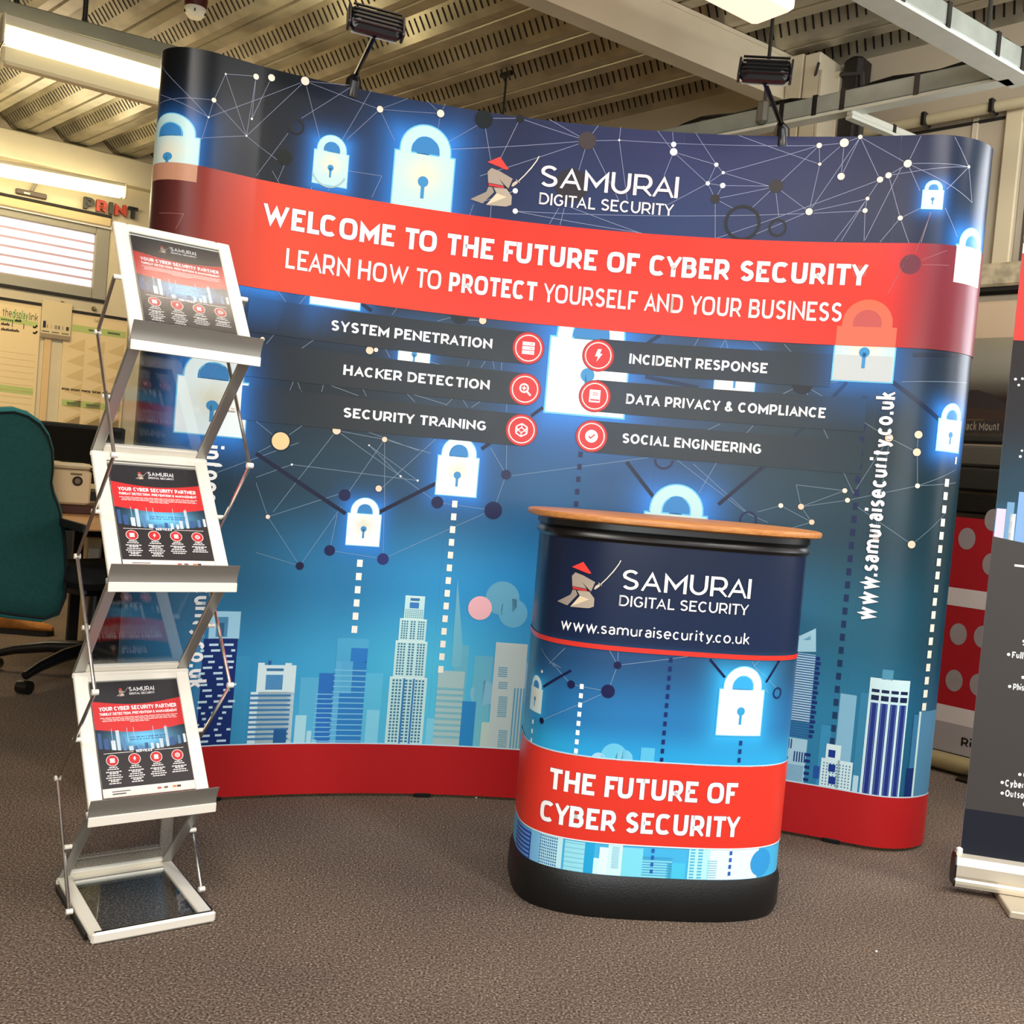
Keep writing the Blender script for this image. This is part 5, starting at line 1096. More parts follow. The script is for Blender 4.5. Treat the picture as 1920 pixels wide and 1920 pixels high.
for x,y,r,c in ((1158,1247,7,'#1b1f48'),(1140,1296,12.5,'#1b1f4c'),(1071,1283,7.5,'#1b1f48'),(1016,1351,6,'#161c40')): CA.disc(cp(x,y),r*CX,c,layer=4)
CA.disc(cp(1017,1259),3*CX,'#f4e4d8',layer=4);CA.ring(cp(1457,1299),11*CX,3*CX,'#16295a',layer=4)
for x0,y0,x1,y1 in ((1019,1288,1071,1257),(1331,1236,1359,1270),(1461,1238,1436,1279)): CA.line(cp(x0,y0),cp(x1,y1),.006,'#171c44',1,3)
t=cp(1091,1287);b=cp(1080,1408);dashes(CA,(t[0]+b[0])/2,t[1],b[1]-.01,(t[1]-b[1])/7,.0095,.0125,'#eafafc')
t=cp(1257,1237);b=cp(1241,1425);dashes(CA,(t[0]+b[0])/2,t[1],b[1]-.01,(t[1]-b[1])/11,.0085,.012,'#1c2c66')
t=cp(1388,1393);b=cp(1386,1425);dashes(CA,(t[0]+b[0])/2,t[1],b[1]-.01,(t[1]-b[1])/2,.0085,.012,'#1c3c80')
t=cp(1000,1353);b=cp(997,1388);dashes(CA,(t[0]+b[0])/2,t[1],b[1]-.01,(t[1]-b[1])/2,.009,.011,'#eafafc')
for x,y,r,c,al in ((1151,1418,24,'#7fdcf0',.6),(1122,1425,14,'#c8f0f4',.6),(1170,1422,16,'#9fe4f0',.5)): CA.disc(cp(x,y),r*CX,c,al,layer=2)
CA.rect(cp(1202,1405)[0],zr1,cp(1228,1405)[0],cp(1215,1402)[1],'#6fd0ec',.6,layer=2)
CA.ptext('SAMURAI',(1165,1106),(1406,1121),(1168,1069),(1409,1084),col='#fbfbfb',wt=.135,layer=6,gap=.11,outline='#05070c',ow=.03)
CA.ptext('DIGITAL SECURITY',(1160,1136),(1402,1153),(1162,1115),(1403,1134),col='#f4f4f4',wt=.14,layer=6,gap=.12,outline='#05070c',ow=.03)
CA.ptext('www.samuraisecurity.co.uk',(1052,1178),(1404,1208),(1053,1160),(1400,1186),col='#fbfbfb',wt=.125,layer=6,gap=.13,outline='#05070c',ow=.03)
c0=cp(1165,1106);c1=cp(1406,1121);logo(CA,c0[0],(c0[1]+c1[1])/2+.003,c1[0]-c0[0],layer=6)
CA.ptext('THE FUTURE OF',(1030,1478),(1380,1505),(1026,1436),(1381,1468),col='#ffffff',wt=.2,sq=3,layer=9,gap=.12,outline='#8c1a14',ow=.04)
CA.ptext('CYBER SECURITY',(1013,1535),(1384,1569),(1012,1495),(1385,1531),col='#ffffff',wt=.2,sq=3,layer=9,gap=.12,outline='#8c1a14',ow=.04)
# lower skyline strip on the counter
def cb(x0,x1,zh,col,al=1,ly=3): a,b=cp(x0,1620)[0],cp(x1,1620)[0];CA.rect(min(a,b),zb+.001,max(a,b),zb+zh*(zr0-zb),col,al,ly);return min(a,b),max(a,b)
a,b=cb(964,992,.85,'#2a50a8');
for k in range(7): CA.rect(a+.006,zb+.004+k*.011,b-.004,zb+.009+k*.011,'#6a9cd8',layer=5)
cb(992,1010,1,'#7cc0ec');a,b=cb(1008,1052,1,'#bfeef8')
for i in range(9):
    for j in range(11): CA.rect(a+.003+i*.0055,zb+.004+j*.0075,a+.0062+i*.0055,zb+.0085+j*.0075,'#2c6ca8' if i not in (3,) else '#3a80c8',layer=5)
a,b=cb(1056,1094,.93,'#9ae4f4')
for k in range(6): CA.rect(a,zb+.01+k*.012,b,zb+.0125+k*.012,'#84d0e8',layer=5)
cb(1094,1112,1,'#28a8e0');cb(1112,1128,.5,'#d0f8fc');cb(1122,1138,.85,'#e0fcff');a,b=cb(1138,1165,1,'#d0f4fa')
for k in range(14): CA.rect(a+.01,zb+.02+k*.004,a+.028,zb+.0215+k*.004,'#7cc4e0',layer=5)
cb(1165,1204,.9,'#90ecf6',.7);a,b=cb(1204,1260,.55,'#8ce0f2')
for k in range(8): CA.rect(a,zb+.006+k*.0065,b,zb+.0085+k*.0065,'#48a8d8',layer=5)
a,b=cb(1250,1285,.5,'#4cc8ee');a,b=cb(1290,1330,1,'#b8f4fa')
for k in range(11): CA.rect(a+.004,zb+.004+k*.0078,a+.016,zb+.008+k*.0078,'#58b8dc',layer=5);CA.rect(a+.024,zb+.004+k*.0078,a+.036,zb+.008+k*.0078,'#58b8dc',layer=5)
a,b=cb(1320,1420,1,'#f0feff',.85,2)
for k in range(8): CA.rect(a+.008,zb+.006+k*.006,a+.034,zb+.008+k*.006,'#8ccce4',layer=5)
CA.disc((cp(1425,1630)[0],zb+.04),.035,'#3498dc',.9,layer=4)
for xx in (1222,1368):
    s_=cp(xx,1620)[0];dashes(CA,s_,zr0-.012,zb+.003,.0175,.007,.010,'#2a60b4',layer=7)
CA.build([('printed_wrap',cn,0,LC,zb,zt,.012,{})],list(np.round(np.arange(.0,LC,.014),4)),PRINT)
# ================================================================ LEAFLET STAND (zig-zag)
RA=math.radians(36);RU=np.array([math.cos(RA),math.sin(RA),0]);RV=np.array([RU[1],-RU[0],0]);RO=on_z(168,1771,0.);RWd=.272
def RP(u,v,z): return RO+RU*u+RV*v+np.array([0,0,z])
KN=dict(B=(0,.012),K0=(-.325,.022),F3=(-.085,.262),K3=(-.312,.522),F2=(-.06,.782),K2=(-.292,1.05),F1=(-.022,1.298),T1=(-.24,1.572))
st=empty('leaflet_stand',RP(RWd/2,-.16,0),'tall zig-zag aluminium leaflet stand with clear panes and folding side rods','stand')
def rack_frame(name,lo,hi,rail,toprail,pane=True,holder=False):
    """panel between two hinge lines lo=(v,z) and hi=(v,z)"""
    a=np.array(lo);b=np.array(hi);O=RP(0,*lo);T=RP(0,*hi);uy=T-O;L=np.linalg.norm(uy);uy/=L
    n=np.cross(RU,uy);c=RP(RWd/2,(lo[0]+hi[0])/2,(lo[1]+hi[1])/2);ax=(RU,uy,n)
    for u in (rail/2,RWd-rail/2): MB().box(O+RU*u+uy*L/2,(rail,L,.012),ax,.0025).build('side_rail',ALU,st)
    MB().box(O+RU*RWd/2+uy*(L-toprail/2),(RWd-2*rail,toprail,.012),ax,.0025).build('cross_rail',ALU,st)
    MB().box(O+RU*RWd/2+uy*(.010),(RWd-2*rail,.02,.012),ax,.0025).build('cross_rail',ALU,st)
    for k in (1,2): MB().box(O+RU*RWd/2+uy*(L-toprail+.003-.008*(k-1)*0-.009*k*.0)+n*.0065,(RWd-2*rail,.003,.002),ax).build('rail_groove',ALU2,st) if k==1 else None
    MB().box(O+RU*RWd/2+uy*(L/2),(RWd-2*rail+.004,L-toprail-.016,.003),ax).build('clear_pane',GLASS,st)
    return O,uy,n,L
rack_frame('base',KN['B'],KN['K0'],.03,.045)
mb=MB()
O=RP(0,0,0);
for u in (-.004,RWd+.004): MB().bar(RP(u,-.02,.008),RP(u,-.30,.010),.006,.012).build('base_runner',BLACKM,st)
MB().box(RP(RWd/2,.004,.014),(RWd,.014,.026),(RU,-RV,(0,0,1)),.005).build('front_bar',ALU,st)
panes=[rack_frame('pane',KN[a],KN[b],.026,.016) for a,b in (('K0','F3'),('K3','F2'),('K2','F1'))] if False else []
def pane_link(lo,hi):
    O=RP(0,*lo);T=RP(0,*hi);uy=T-O;L=np.linalg.norm(uy);uy/=L;n=np.cross(RU,uy);ax=(RU,uy,n)
    for u in (.013,RWd-.013): MB().box(O+RU*u+uy*L/2,(.026,L,.010),ax,.0025).build('link_rail',ALU2,st)
    MB().box(O+RU*RWd/2+uy*.014,(RWd-.052,.028,.010),ax,.002).build('cross_rail',ALU,st)
    MB().box(O+RU*RWd/2+uy*(L/2),(RWd-.05,L-.02,.003),ax).build('clear_pane',GLASS,st)
for a,b in (('K0','F3'),('K3','F2'),('K2','F1')): pane_link(KN[a],KN[b])
holders=[]
for a,b in (('F3','K3'),('F2','K2'),('F1','T1')):
    O,uy,n,L=rack_frame('holder',KN[a],KN[b],.032,.034);holders.append((O,uy,n,L))
    if a=='F1': MB().box(O+RU*RWd/2+uy*(L/2-.006)+n*.0125,(RWd-.06,L-.05,.0012),(RU,uy,n)).build('cover_sheet',GLASS2,st)
    # curved ledge across the front
    o=RP(0,*KN[a]);P=[(.004,-.006),(.020,-.030),(.022,-.012),(.022,.004),(.030,.022),(.040,.036)]
    prof_=[(0.0,-.004),(.012,-.026),(.024,-.026),(.026,-.012),(.026,.004),(.031,.018),(.040,.034),(.037,.035),(.027,.019),(.022,.004),(.020,-.01),(.012,-.012),(.003,0)]
    mb=MB();mb.prism([o+RU*-.006+RV*v+np.array([0,0,z]) for v,z in prof_],[o+RU*(RWd+.006)+RV*v+np.array([0,0,z]) for v,z in prof_]);mb.build('shelf_ledge',ALU2,st,smooth=True)
    MB().box(o+RU*RWd/2+RV*.0265+np.array([0,0,-.0165]),(RWd+.013,.004,.021),(RU,-RV,(0,0,1)),.001).build('ledge_lip',ALU,st)
for k_ in ('K3','K2','K0'):
    c=RP(RWd/2,KN[k_][0]+.008,KN[k_][1]-.006);MB().box(c,(RWd+.004,.012,.016),(RU,-RV,(0,0,1)),.004).build('hinge_bar',ALU,st)
# folding rods: zig-zag mirrored against the panels
M=lambda a,b:((KN[a][0]+KN[b][0])/2,(KN[a][1]+KN[b][1])/2)
rpl=Plane(RP(-.014,0,0)[:2],RV[:2])
def rvz(px,py): X=rpl.hit(px,py);return ((X-RP(-.014,0,0))@RV,X[2])
rn=[M('F1','T1')]+[rvz(*p) for p in ((183,623),(214,853),(145,1043),(178,1298),(108,1459))]+[(-.13,.022)]
for u in (-.014,RWd+.014):
    for i in range(6):
        a,b=rn[i],rn[i+1];MB().tube([RP(u,*a),RP(u,*b)],.0042,8).build('folding_rod',CHROME,st,smooth=True)
    for i,a in enumerate(rn[1:]): MB().tube([RP(u-.007,*a),RP(u+.007,*a)],.0065,10).build('rod_knuckle',ALU,st,smooth=True)
    for a,b in (('F1','T1'),('K2','F1'),('F2','K2'),('K3','F2'),('F3','K3'),('K0','F3')):
        c=M(a,b);MB().tube([RP(u*.0+(-.016 if u<0 else RWd+.016),*c),RP(.0 if u<0 else RWd,*c)],.0055,10).build('pivot_bolt',ALU,st,smooth=True)
# leaflets
def leaflet(k,label):
    O,uy,n,L=holders[k];T=Tilt(O+RU*.033+n*.0068+uy*.022,RU,uy);w=.2065;h=.29
    base=lambda a,z:np.tile(lin('#28262a'),(len(a),1))
    A=Art(T,base,step=.00005);q=lambda y:h*(1-y)
    A.strip(0,q(.155),w,q(.165),'#28262a',layer=1,n=2)
    n_=14;X=np.linspace(0,w,n_+1);dip=lambda x:-.012*math.sin(math.pi*x/w)
    def wavy(y0,y1,col,ly,al=1.): A.raw([p for x in X for p in ((x,q(y1)+dip(x)*(1 if y1<.8 else 0)),(x,q(y0)+dip(x)))],[[2*i,2*i+2,2*i+3,2*i+1] for i in range(n_)],col,al,ly)
    wavy(.17,.42,'#cc2f30',2)
    def sky(a,z):
        r=np.exp(-((a-w*.52)/(.28*w))**2-((z-q(.52))/(.09*h))**2)[:,None];return lin('#16202c')*(1-r)+lin('#6fc4f2')*r
    A.raw([(x,q(.41)+dip(x)*1-(q(.41)-q(.58))*j/8) for x in np.linspace(0,w,17) for j in range(9)],[[i*9+j,i*9+j+1,(i+1)*9+j+1,(i+1)*9+j] for i in range(16) for j in range(8)],sky,1,1)
    rnd=random.Random(11)
    x=.004
    while x<w-.008:
        bw=rnd.uniform(.004,.011);bh=rnd.uniform(.012,.04)*(1.2 if (x<.06 or x>.14) else .4);A.rect(x,q(.60)+dip(x),min(x+bw,w),q(.60)+dip(x)+bh+.01,rnd.choice(['#c8d8e4','#5c86b8','#dfe8ee','#3a5c94']),.85,3);x+=bw+rnd.uniform(.002,.008)
    for x in (.035,.07,.085,.13,.16): A.rect(x,q(.55),x+.0012,q(.42),'#bfe0f4',.7,3)
    for j,(yy,t) in enumerate(((.515,'We detect and defend'),(.535,'Secure your business'))): A.text(t,w*.36,w*.76,q(yy),.0045,col='#1c3c78',wt=.16,layer=5)
    A.raw([p for x in X for p in ((x,q(.925)),(x,q(.585)+dip(x)))],[[2*i,2*i+2,2*i+3,2*i+1] for i in range(n_)],'#2a2628',1,4)
    A.rect(0,0,w,q(.925),'#e9dcd4',layer=5);A.rect(.02,.006,.05,.009,'#5a5050',layer=6);A.rect(.02,.012,.06,.0145,'#6a6060',layer=6)
    for x,c in ((.12,'#b0584c'),(.135,'#7a5a50'),(.155,'#e08048'),(.165,'#3a3634')): A.rect(x,.009,x+.009,.014,c,layer=6)
    A.text('SAMURAI',.088,.148,q(.095),.0118,col='#f4f0f0',wt=.15,layer=6);A.text('DIGITAL SECURITY',.088,.148,q(.125),.0055,col='#f4f0f0',wt=.17,layer=6);logo(A,.088,q(.097),.062,layer=6)
    A.text('YOUR CYBER SECURITY PARTNER',.014,w-.012,q(.262),.0105,col='#ffffff',wt=.22,layer=6);A.text('THREAT DETECTION, PREVENTION & MANAGEMENT',.014,w-.012,q(.303),.0070,col='#ffffff',wt=.2,layer=6)
    for j,(x0,x1) in enumerate(((.014,.194),(.02,.19),(.018,.192),(.08,.125))): 
        x=x0
        while x<x1: l_=rnd.uniform(.006,.014);A.rect(x,q(.325+.014*j)-.001,min(x+l_,x1),q(.325+.014*j)+.0008,'#f4d8d4',.9,6);x+=l_+.0016
    A.rect(.012,q(.635),.078,q(.631),'#efe6e2',layer=6);A.rect(w-.080,q(.635),w-.012,q(.631),'#efe6e2',layer=6);A.text('SERVICES',.084,.121,q(.641),.0066,col='#ffffff',wt=.22,layer=6)
    for j,kk in enumerate((0,3,4,2)):
        cx=.029+.0495*j;c=(cx,q(.695));A.disc(c,.0138,'#f0e0dc',layer=6,n=28);A.disc(c,.0125,'#c32a2c',layer=7,n=28);icon(A,kk,c,.014,8)
        for r_,(yy,ww) in enumerate(((.752,.018),(.768,.026),(.79,.034),(.803,.02),(.82,.03),(.838,.036),(.856,.028),(.869,.018),(.886,.026))):
            if r_>8-[0,0,2,3][j]: continue
            x=cx-ww/2
            while x<cx+ww/2: l_=rnd.uniform(.003,.008);A.rect(x,q(yy)-.0012,min(x+l_,cx+ww/2),q(yy)+.0012,'#efe6e2',1,6);x+=l_+.0012
    t=empty('leaflet',T.pt(w/2,0,0),label,'leaflet',group='leaflets on the zig-zag stand')
    A.build([('printed_sheet',t,0,w,0,h,.03,{})],[],PRINT2)
leaflet(2,'top leaflet of the zig-zag stand, washed out by glare from above')
leaflet(1,'middle leaflet of the zig-zag stand, red heading over dark services section')
leaflet(0,'lowest leaflet of the zig-zag stand, just above the base pane')
# ================================================================ ROLL-UP BANNER, right edge
BP=Plane((1.342,2.90),(.977,-.212));a_l=np.mean([BP.sz(1796,1610)[0],BP.sz(1819,1400)[0],BP.sz(1869,960)[0],BP.sz(1903,638)[0]])
bs=planesurf(BP,a_l,a_l+.8);rb=empty('rollup_banner',BP.pt(a_l+.4,0,0),'grey and red roll-up banner on a silver cassette base at the right edge','banner')
bz=lambda x,y:bs.sz(x,y)
zN=bz(1806,1515)[1];zG=bz(1875,1000)[1]-.01;zK=bz(1905,638)[1];zW=bz(1918,475)[1]
R_=Art(bs,lambda a,z:np.tile(lin('#15141a'),(len(a),1)),step=.0001)
R_.rect(0,.09,.8,zN,'#141926',layer=2)
gy=lin('#3e3b3a');R_.raw([(x,zN) for x in (0,.2,.4,.6,.8)]+[(x,zG-.15*x+.09*x*x) for x in (0,.2,.4,.6,.8)],[[i,i+1,5+i+1,5+i] for i in range(4)],'#403d3b',1,3)
bg_=bilin([0,.4,.8],[zG-.08,zG+.12,zG+.35,zK],[['#3c8cc0','#48a4dc','#3c8cc0'],['#1c3c4c','#24506c','#1c3c4c'],['#1c1c20','#20242c','#1c1c20'],['#1e1614','#221a18','#1e1614']])
R_.raw([(x,z) for x in np.linspace(0,.8,9) for z in np.linspace(zG-.1,zK,17)],[[i*17+j,(i+1)*17+j,(i+1)*17+j+1,i*17+j+1] for i in range(8) for j in range(16)],lambda a,z:bg_(a,z),1,1)
R_.rect(0,zK,.8,zW,'#e0362e',layer=2);R_.rect(0,zW,.8,2.02,'#f2eeee',layer=2)
for x0,x1,y,c in ((1869,1887,953,'#cfc8e0'),(1889,1903,941,'#6f9cc0'),(1911,1935,922,'#7fa8d8'),(1894,1905,963,'#e8f0f4')):
    p=bz(x0,y);q_=bz(x1,y);R_.rect(p[0],zG-.1,q_[0],p[1],c,layer=2)
for x,y,r in ((1904,711,2.4),(1917,710,2.2),(1910,722,2.2),(1916,845,2),(1913,856,2.4)): R_.disc(bz(x,y),r*.0016,'#f4f2f0',layer=3,n=10)
def rt(txt,x0,y0,x1,y1,hh,full,lead):
    """banner line whose start shows in the picture; the full words run on beyond the frame"""
    p=bz(x0,y0);q_=bz(x1,y1);V,F,Wd=text_geo(lead,.2,2);k=(q_[0]-p[0])/Wd;R_.text(full,p[0],p[0]+text_geo(full,.2,2)[2]*k,p[1],k if hh is None else hh,col='#ffffff',wt=.2,layer=5)
rt('',1897,1233,1918,1235,.0175,'Full','Full');R_.disc(bz(1891,1227),.0045,'#ffffff',layer=5,n=10)
rt('',1899,1293,1914,1295,.0175,'Phis','Phi');R_.disc(bz(1893,1287),.0045,'#ffffff',layer=5,n=10);R_.disc(bz(1918,1270),.0045,'#ffffff',layer=5,n=10)
rt('',1884,1474,1919,1478,.0195,'Cyber','Cyber');R_.disc(bz(1879,1467),.0045,'#ffffff',layer=5,n=10)
rt('',1884,1493,1919,1497,.0195,'Outso','Outso');R_.disc(bz(1879,1487),.0045,'#ffffff',layer=5,n=10);R_.disc(bz(1912,1452),.0045,'#ffffff',layer=5,n=10)
p=bz(1916,1210);R_.text('S',p[0],p[0]+.013,p[1],.0175,col='#ffffff',wt=.2,layer=5);p=bz(1918,1458);R_.text('C',p[0],p[0]+.015,p[1],.0175,col='#ffffff',wt=.2,layer=5);p=bz(1918,1513);R_.text('C',p[0]-.001,p[0]+.015,p[1],.0175,col='#ffffff',wt=.2,layer=5)
R_.line(bz(1902,1060),(bz(1902,1060)[0]+.3,bz(1902,1060)[1]-.003),.006,'#ffffff',layer=5)
p=bz(1914,456);R_.rect(p[0],p[1],p[0]+.1,p[1]+.012,'#7a3040',layer=5)
R_.build([('printed_banner',rb,0,.8,.085,2.02,.1,{})],[],PRINTM)
MB().bar(BP.pt(a_l-.005,2.02),BP.pt(a_l+.81,2.02),.02,.035,bev=.004).build('top_rail',ALU,rb)
zc=bz(1789,1626)[1];zc0=.022
pr=[(-.028,zc0),(.026,zc0),(.030,zc0+.010),(.030,zc0+.018),(.026,zc0+.024),(.030,.055),(.030,.085),(.024,.106),(.004,.112),(-.022,.108),(-.032,.08),(-.032,.04)]
q0,q1=a_l-.012,a_l+.83
mb=MB();mb.prism([BP.pt(q0,z,v) for v,z in pr],[BP.pt(q1,z,v) for v,z in pr]);mb.build('cassette_base',mat('champagne_aluminium','#e4dcc8',.34,.45),rb)
mb=MB();mb.prism([BP.pt(q0-.004,z,v*1.02) for v,z in pr],[BP.pt(q0,z,v*1.02) for v,z in pr]);mb.build('end_cap',BLACKP,rb)
XF=on_z(1892,1722,0);aF=(XF[:2]-BP.o)@BP.h;vF=(XF[:2]-BP.o)@BP.n
mb=MB();pbox(mb,BP,aF,aF+.09,0,.02,-.14,vF,.003);mb.build('foot',mat('foot_plate','#c9bda6',.45,.3),rb)
MB().box(BP.pt(a_l-.003,.118,.0),(.016,.016,.02),rot_axes(0),.004).build('latch_clip',mat('white_clip','#f4f4f0',.4),rb)
# ================================================================ RIGHT BACKGROUND
# landscape poster
q=RW.off(.05);pa0,pa1,pz0,pz1=prect(RW,(1808,636),(1908,630),(1890,812),(1790,814),.05)
ps=planesurf(q,min(pa0,pa1)-.5,max(pa0,pa1)+.35);PZ=lambda x,y:ps.sz(x,y)
po=empty('landscape_poster',q.pt((pa0+pa1)/2,pz0),'landscape poster of grey sky over a dark mountain with wording, right of the display','poster')
zt_=(PZ(1808,636)[1]+PZ(1905,631)[1])/2;zb_=(PZ(1800,812)[1]+PZ(1885,812)[1])/2
PA=Art(ps,bilin([0,.5,1.2],[zb_,zb_+.15,zb_+.3,zb_+.42,zt_],[['#241a14']*3,['#2c1e16','#2a1c14','#2c1e16'],['#a09a84','#8e8a7c','#a09a84'],['#7e7c74','#989078','#74726c'],['#6e6c66','#7c766a','#8a8474']]),step=.0002)
hz=PZ(1850,790)[1]
mt=[PZ(*p) for p in ((1780,760),(1812,735),(1822,731),(1834,731),(1850,737),(1862,740),(1876,752),(1890,759),(1905,764))]
PA.poly([(mt[0][0],zb_)]+mt+[(mt[-1][0],zb_)],'#2c2522',layer=2)
PA.poly([PZ(*p) for p in ((1790,762),(1840,766),(1900,770),(1896,790),(1790,790))],'#3a2a20',.8,layer=3)
p=PZ(1805,806);q2=PZ(1868,806);PA.text('Black Mount',p[0]-.012,q2[0]+.012,p[1],.036,col='#8a7c68',wt=.16,layer=5)
PA.line(PZ(1812,787),PZ(1845,787),.006,'#5c4a36',.8,4)
PA.build([('printed_sheet',po,0,ps.L[-1],zb_,zt_,.05,{})],[],PRINTM)
# wide-format plotter: dark case, grey lid, black drum
q=RW.off(.1)
pl2=empty('plotter',RW.off(.2).hit(1840,1000),'dark wide-format plotter with a grey front lid behind the red polka-dot banner','printer')
def pb(name,tl,tr,br,bl,o0,o1,m,ea=.9,bev=.01):
    a0,a1,z0,z1=prect(RW,tl,tr,br,bl,o1);a0,a1=min(a0,a1),max(a0,a1);mb=MB();pbox(mb,RW,a0-ea,a1+.35,z0,z1,o0,o1,bev);return mb.build(name,m,pl2)
PD=mat('dark_grey_case','#26231f',.45);PDD=mat('black_case','#0c0b0b',.35)
pb('top_cover',(1804,813),(1884,816),(1882,833),(1802,829),.06,.14,PD)
pb('front_lid',(1802,834),(1880,838),(1876,876),(1799,873),.06,.15,mat('grey_lid','#4a453c',.5))
pb('control_shelf',(1798,875),(1876,880),(1874,922),(1795,920),.06,.19,mat('charcoal_shelf','#1f1d19',.5))
pb('roll_drum',(1795,924),(1873,930),(1870,966),(1791,962),.06,.2,PDD)
mb=MB();a0=RW.off(.12).sz(1790,1000)[0];pbox(mb,RW,a0-1.2,a0+.3,.3,RW.off(.2).hit(1790,968)[2],.06,.1);mb.build('lower_case',PDD,pl2)
for a_ in (a0-1.1,a0+.2): mb=MB();pbox(mb,RW,a_-.03,a_+.03,0,.3,.05,.11,.005);mb.build('leg',PDD,pl2)
# red polka-dot roll-up
QO=.245;q=RW.off(QO);p0=q.sz(1690,1100)[0];p1=q.sz(1915,1100)[0];lo_,hi_=min(p0,p1),max(p0,p1)
qs=planesurf(q,lo_,hi_);QZ=lambda x,y:qs.sz(x,y);ztop=QZ(1830,972)[1];zbt=QZ(1790,1415)[1]
pk=empty('polka_banner',q.pt((lo_+hi_)/2,0),'red roll-up banner with grey dots and white bands, between the display and right banner','banner')
QA=Art(qs,lambda a,z:np.tile(lin('#a81420'),(len(a),1)),step=.0002);LQ=qs.L[-1]
def band(y0,y1,x,col): QA.rect(0,QZ(x,y1)[1],LQ,QZ(x,y0)[1],col,layer=2)
band(1103,1137,1800,'#d8cdc9');band(1324,1356,1785,'#d8cdc9');QA.rect(0,zbt,LQ,QZ(1785,1356)[1],'#a59d9b',layer=2)
for x,y in ((1813,1010),(1858,1058),(1797,1189),(1842,1194),(1789,1276),(1834,1284),(1862,975),(1768,1054),(1750,1185),(1744,1270)):
    c=QZ(x,y);QA.disc(c,abs(QZ(x+16,y+1.4)[0]-QZ(x-16,y-1.4)[0])/2,'#9a8f8f',layer=3,n=32,ry=.045)
QA.text('Ri',QZ(1802,1392)[0],QZ(1822,1395)[0],QZ(1805,1399)[1],.036,col='#16120f',wt=.2,layer=4)
QA.build([('printed_banner',pk,0,LQ,zbt,ztop,.1,{})],[],PRINTM)
a0,a1=lo_-.02,hi_+.02
mb=MB();c0=RW.off(QO).pt(a0,.045);c1=RW.off(QO).pt(a1,.045);mb.tube([c0,c1],.038,16);mb.build('roller_cassette',mat('brass_silver','#c9b98c',.3,.6),pk,smooth=True)
mb=MB();pbox(mb,RW,a0,a1,.083,zbt+.005,QO-.02,QO+.004);mb.build('slot_cover',PDD,pk)
mb=MB();pbox(mb,RW,a0+.1,a0+.16,0,.012,QO-.15,QO+.1);mb.build('foot',PDD,pk)
# ================================================================ LEFT BACKGROUND: desk, printer, monitor, chair, boots
zD=.73
dk=LW.h;DC=on_z(118,972,zD);DE=on_z(192,993,zD)
dd=(DE-DC);dd/=np.linalg.norm(dd);ax=(np.array([*LW.h,0]),np.array([-LW.h[1],LW.h[0],0]),np.array([0,0,1.]))
desk=empty('desk',on_z(150,975,0.) if False else (DC+DE)/2*[1,1,0],'beech desk with black edge and panel legs behind the teal chair','desk')
X,Y=ax[0],ax[1];X=dd;Y=np.array([-X[1],X[0],0]);Y=Y if Y[1]>0 else -Y;c=DC-X*.35+Y*.55
MB().box(c+[0,0,-.0125],(1.3,1.1,.025),(X,Y,(0,0,1)),.006).build('desktop',mat('pale_beech_top','#dca870',.4,col2='#cf9860',nscale=9,aniso=(1,10,1)),desk)
MB().box(c-Y*.555+[0,0,-.016],(1.3,.012,.034),(X,Y,(0,0,1)),.003).build('edge_strip',mat('dark_edge','#1a1412',.5),desk)
for s_ in (-.62,.62): MB().box(c+X*s_+Y*.15+[0,0,-.377],(.03,.7,.705),(X,Y,(0,0,1)),.004).build('leg',mat('dark_leg','#15120f',.5),desk)
MB().box(c+Y*.52+[0,0,-.36],(1.24,.02,.68),(X,Y,(0,0,1))).build('modesty_panel',mat('dark_leg','#15120f',.5),desk)  # panel carried low so the space under the desk stays dark
X,Y=ax[0],ax[1]
# riser shelf and printer
g=on_z(117,947,zD+.06);e=on_z(170,955,zD+.06)
zr=zD+.085
pf=Plane(DC[:2]+ax[1][:2]*.30,LW.h)
r0,r1,rz0,rz1=prect(pf,(112,939),(171,944),(170,952),(116,948))
MB().box(pf.pt((r0+r1)/2,zD+.02,-.2),(abs(r1-r0)+.25,.40,.04),(X,Y,(0,0,1)),.004).build('desk_riser',mat('walnut_board','#4a2212',.5),None,label='low dark walnut riser board under the cream printer',cat='riser')
p_a0,p_a1,p_z0,p_z1=prect(pf,(92,858),(172,878),(171,942),(94,938));p_a0,p_a1=min(p_a0,p_a1),max(p_a0,p_a1);p_a1+=.0
p_z0=zD+.042
PC=mat('cream_printer_case','#e2c89c',.4);pr_=empty('laser_printer',pf.pt((p_a0+p_a1)/2,p_z0,-.15),'small cream laser printer with a round front badge on the desk riser','printer')
H_=p_z1-p_z0;cx=(p_a0+p_a1)/2;Wp=p_a1-p_a0
MB().box(pf.pt(cx,p_z0+H_*.42,-.15),(Wp,.30,H_*.84),(X,Y,(0,0,1)),.01).build('case',PC,pr_)
MB().box(pf.pt(cx,p_z0+H_*.935,-.15),(Wp*1.01,.31,H_*.13),(X,Y,(0,0,1)),.02).build('top_lid',mat('cream_lid','#efdcb4',.4),pr_)
MB().box(pf.pt(cx+Wp*.12,p_z0+H_*1.003,-.13),(Wp*.5,.05,.006),(X,Y,(0,0,1))).build('paper_slot',PDD,pr_)
MB().box(pf.pt(cx+Wp*.12,p_z0+H_*.74,-.0005),(Wp*.28,.006,H_*.05),(X,Y,(0,0,1)),.002).build('handle_recess',mat('brown_recess','#7a6244',.6),pr_)
b=pf.hit(145,902);bd_=MB().tube([b+Y*.01,b-Y*.006],.022,20).build('badge_disc',mat('badge_dark','#3c3026',.3,.4),pr_,smooth=True)
MB().tube([b-Y*.0055,b-Y*.008],.013,16).build('badge_centre',mat('badge_mid','#8a7c68',.3,.4),bd_,smooth=True)
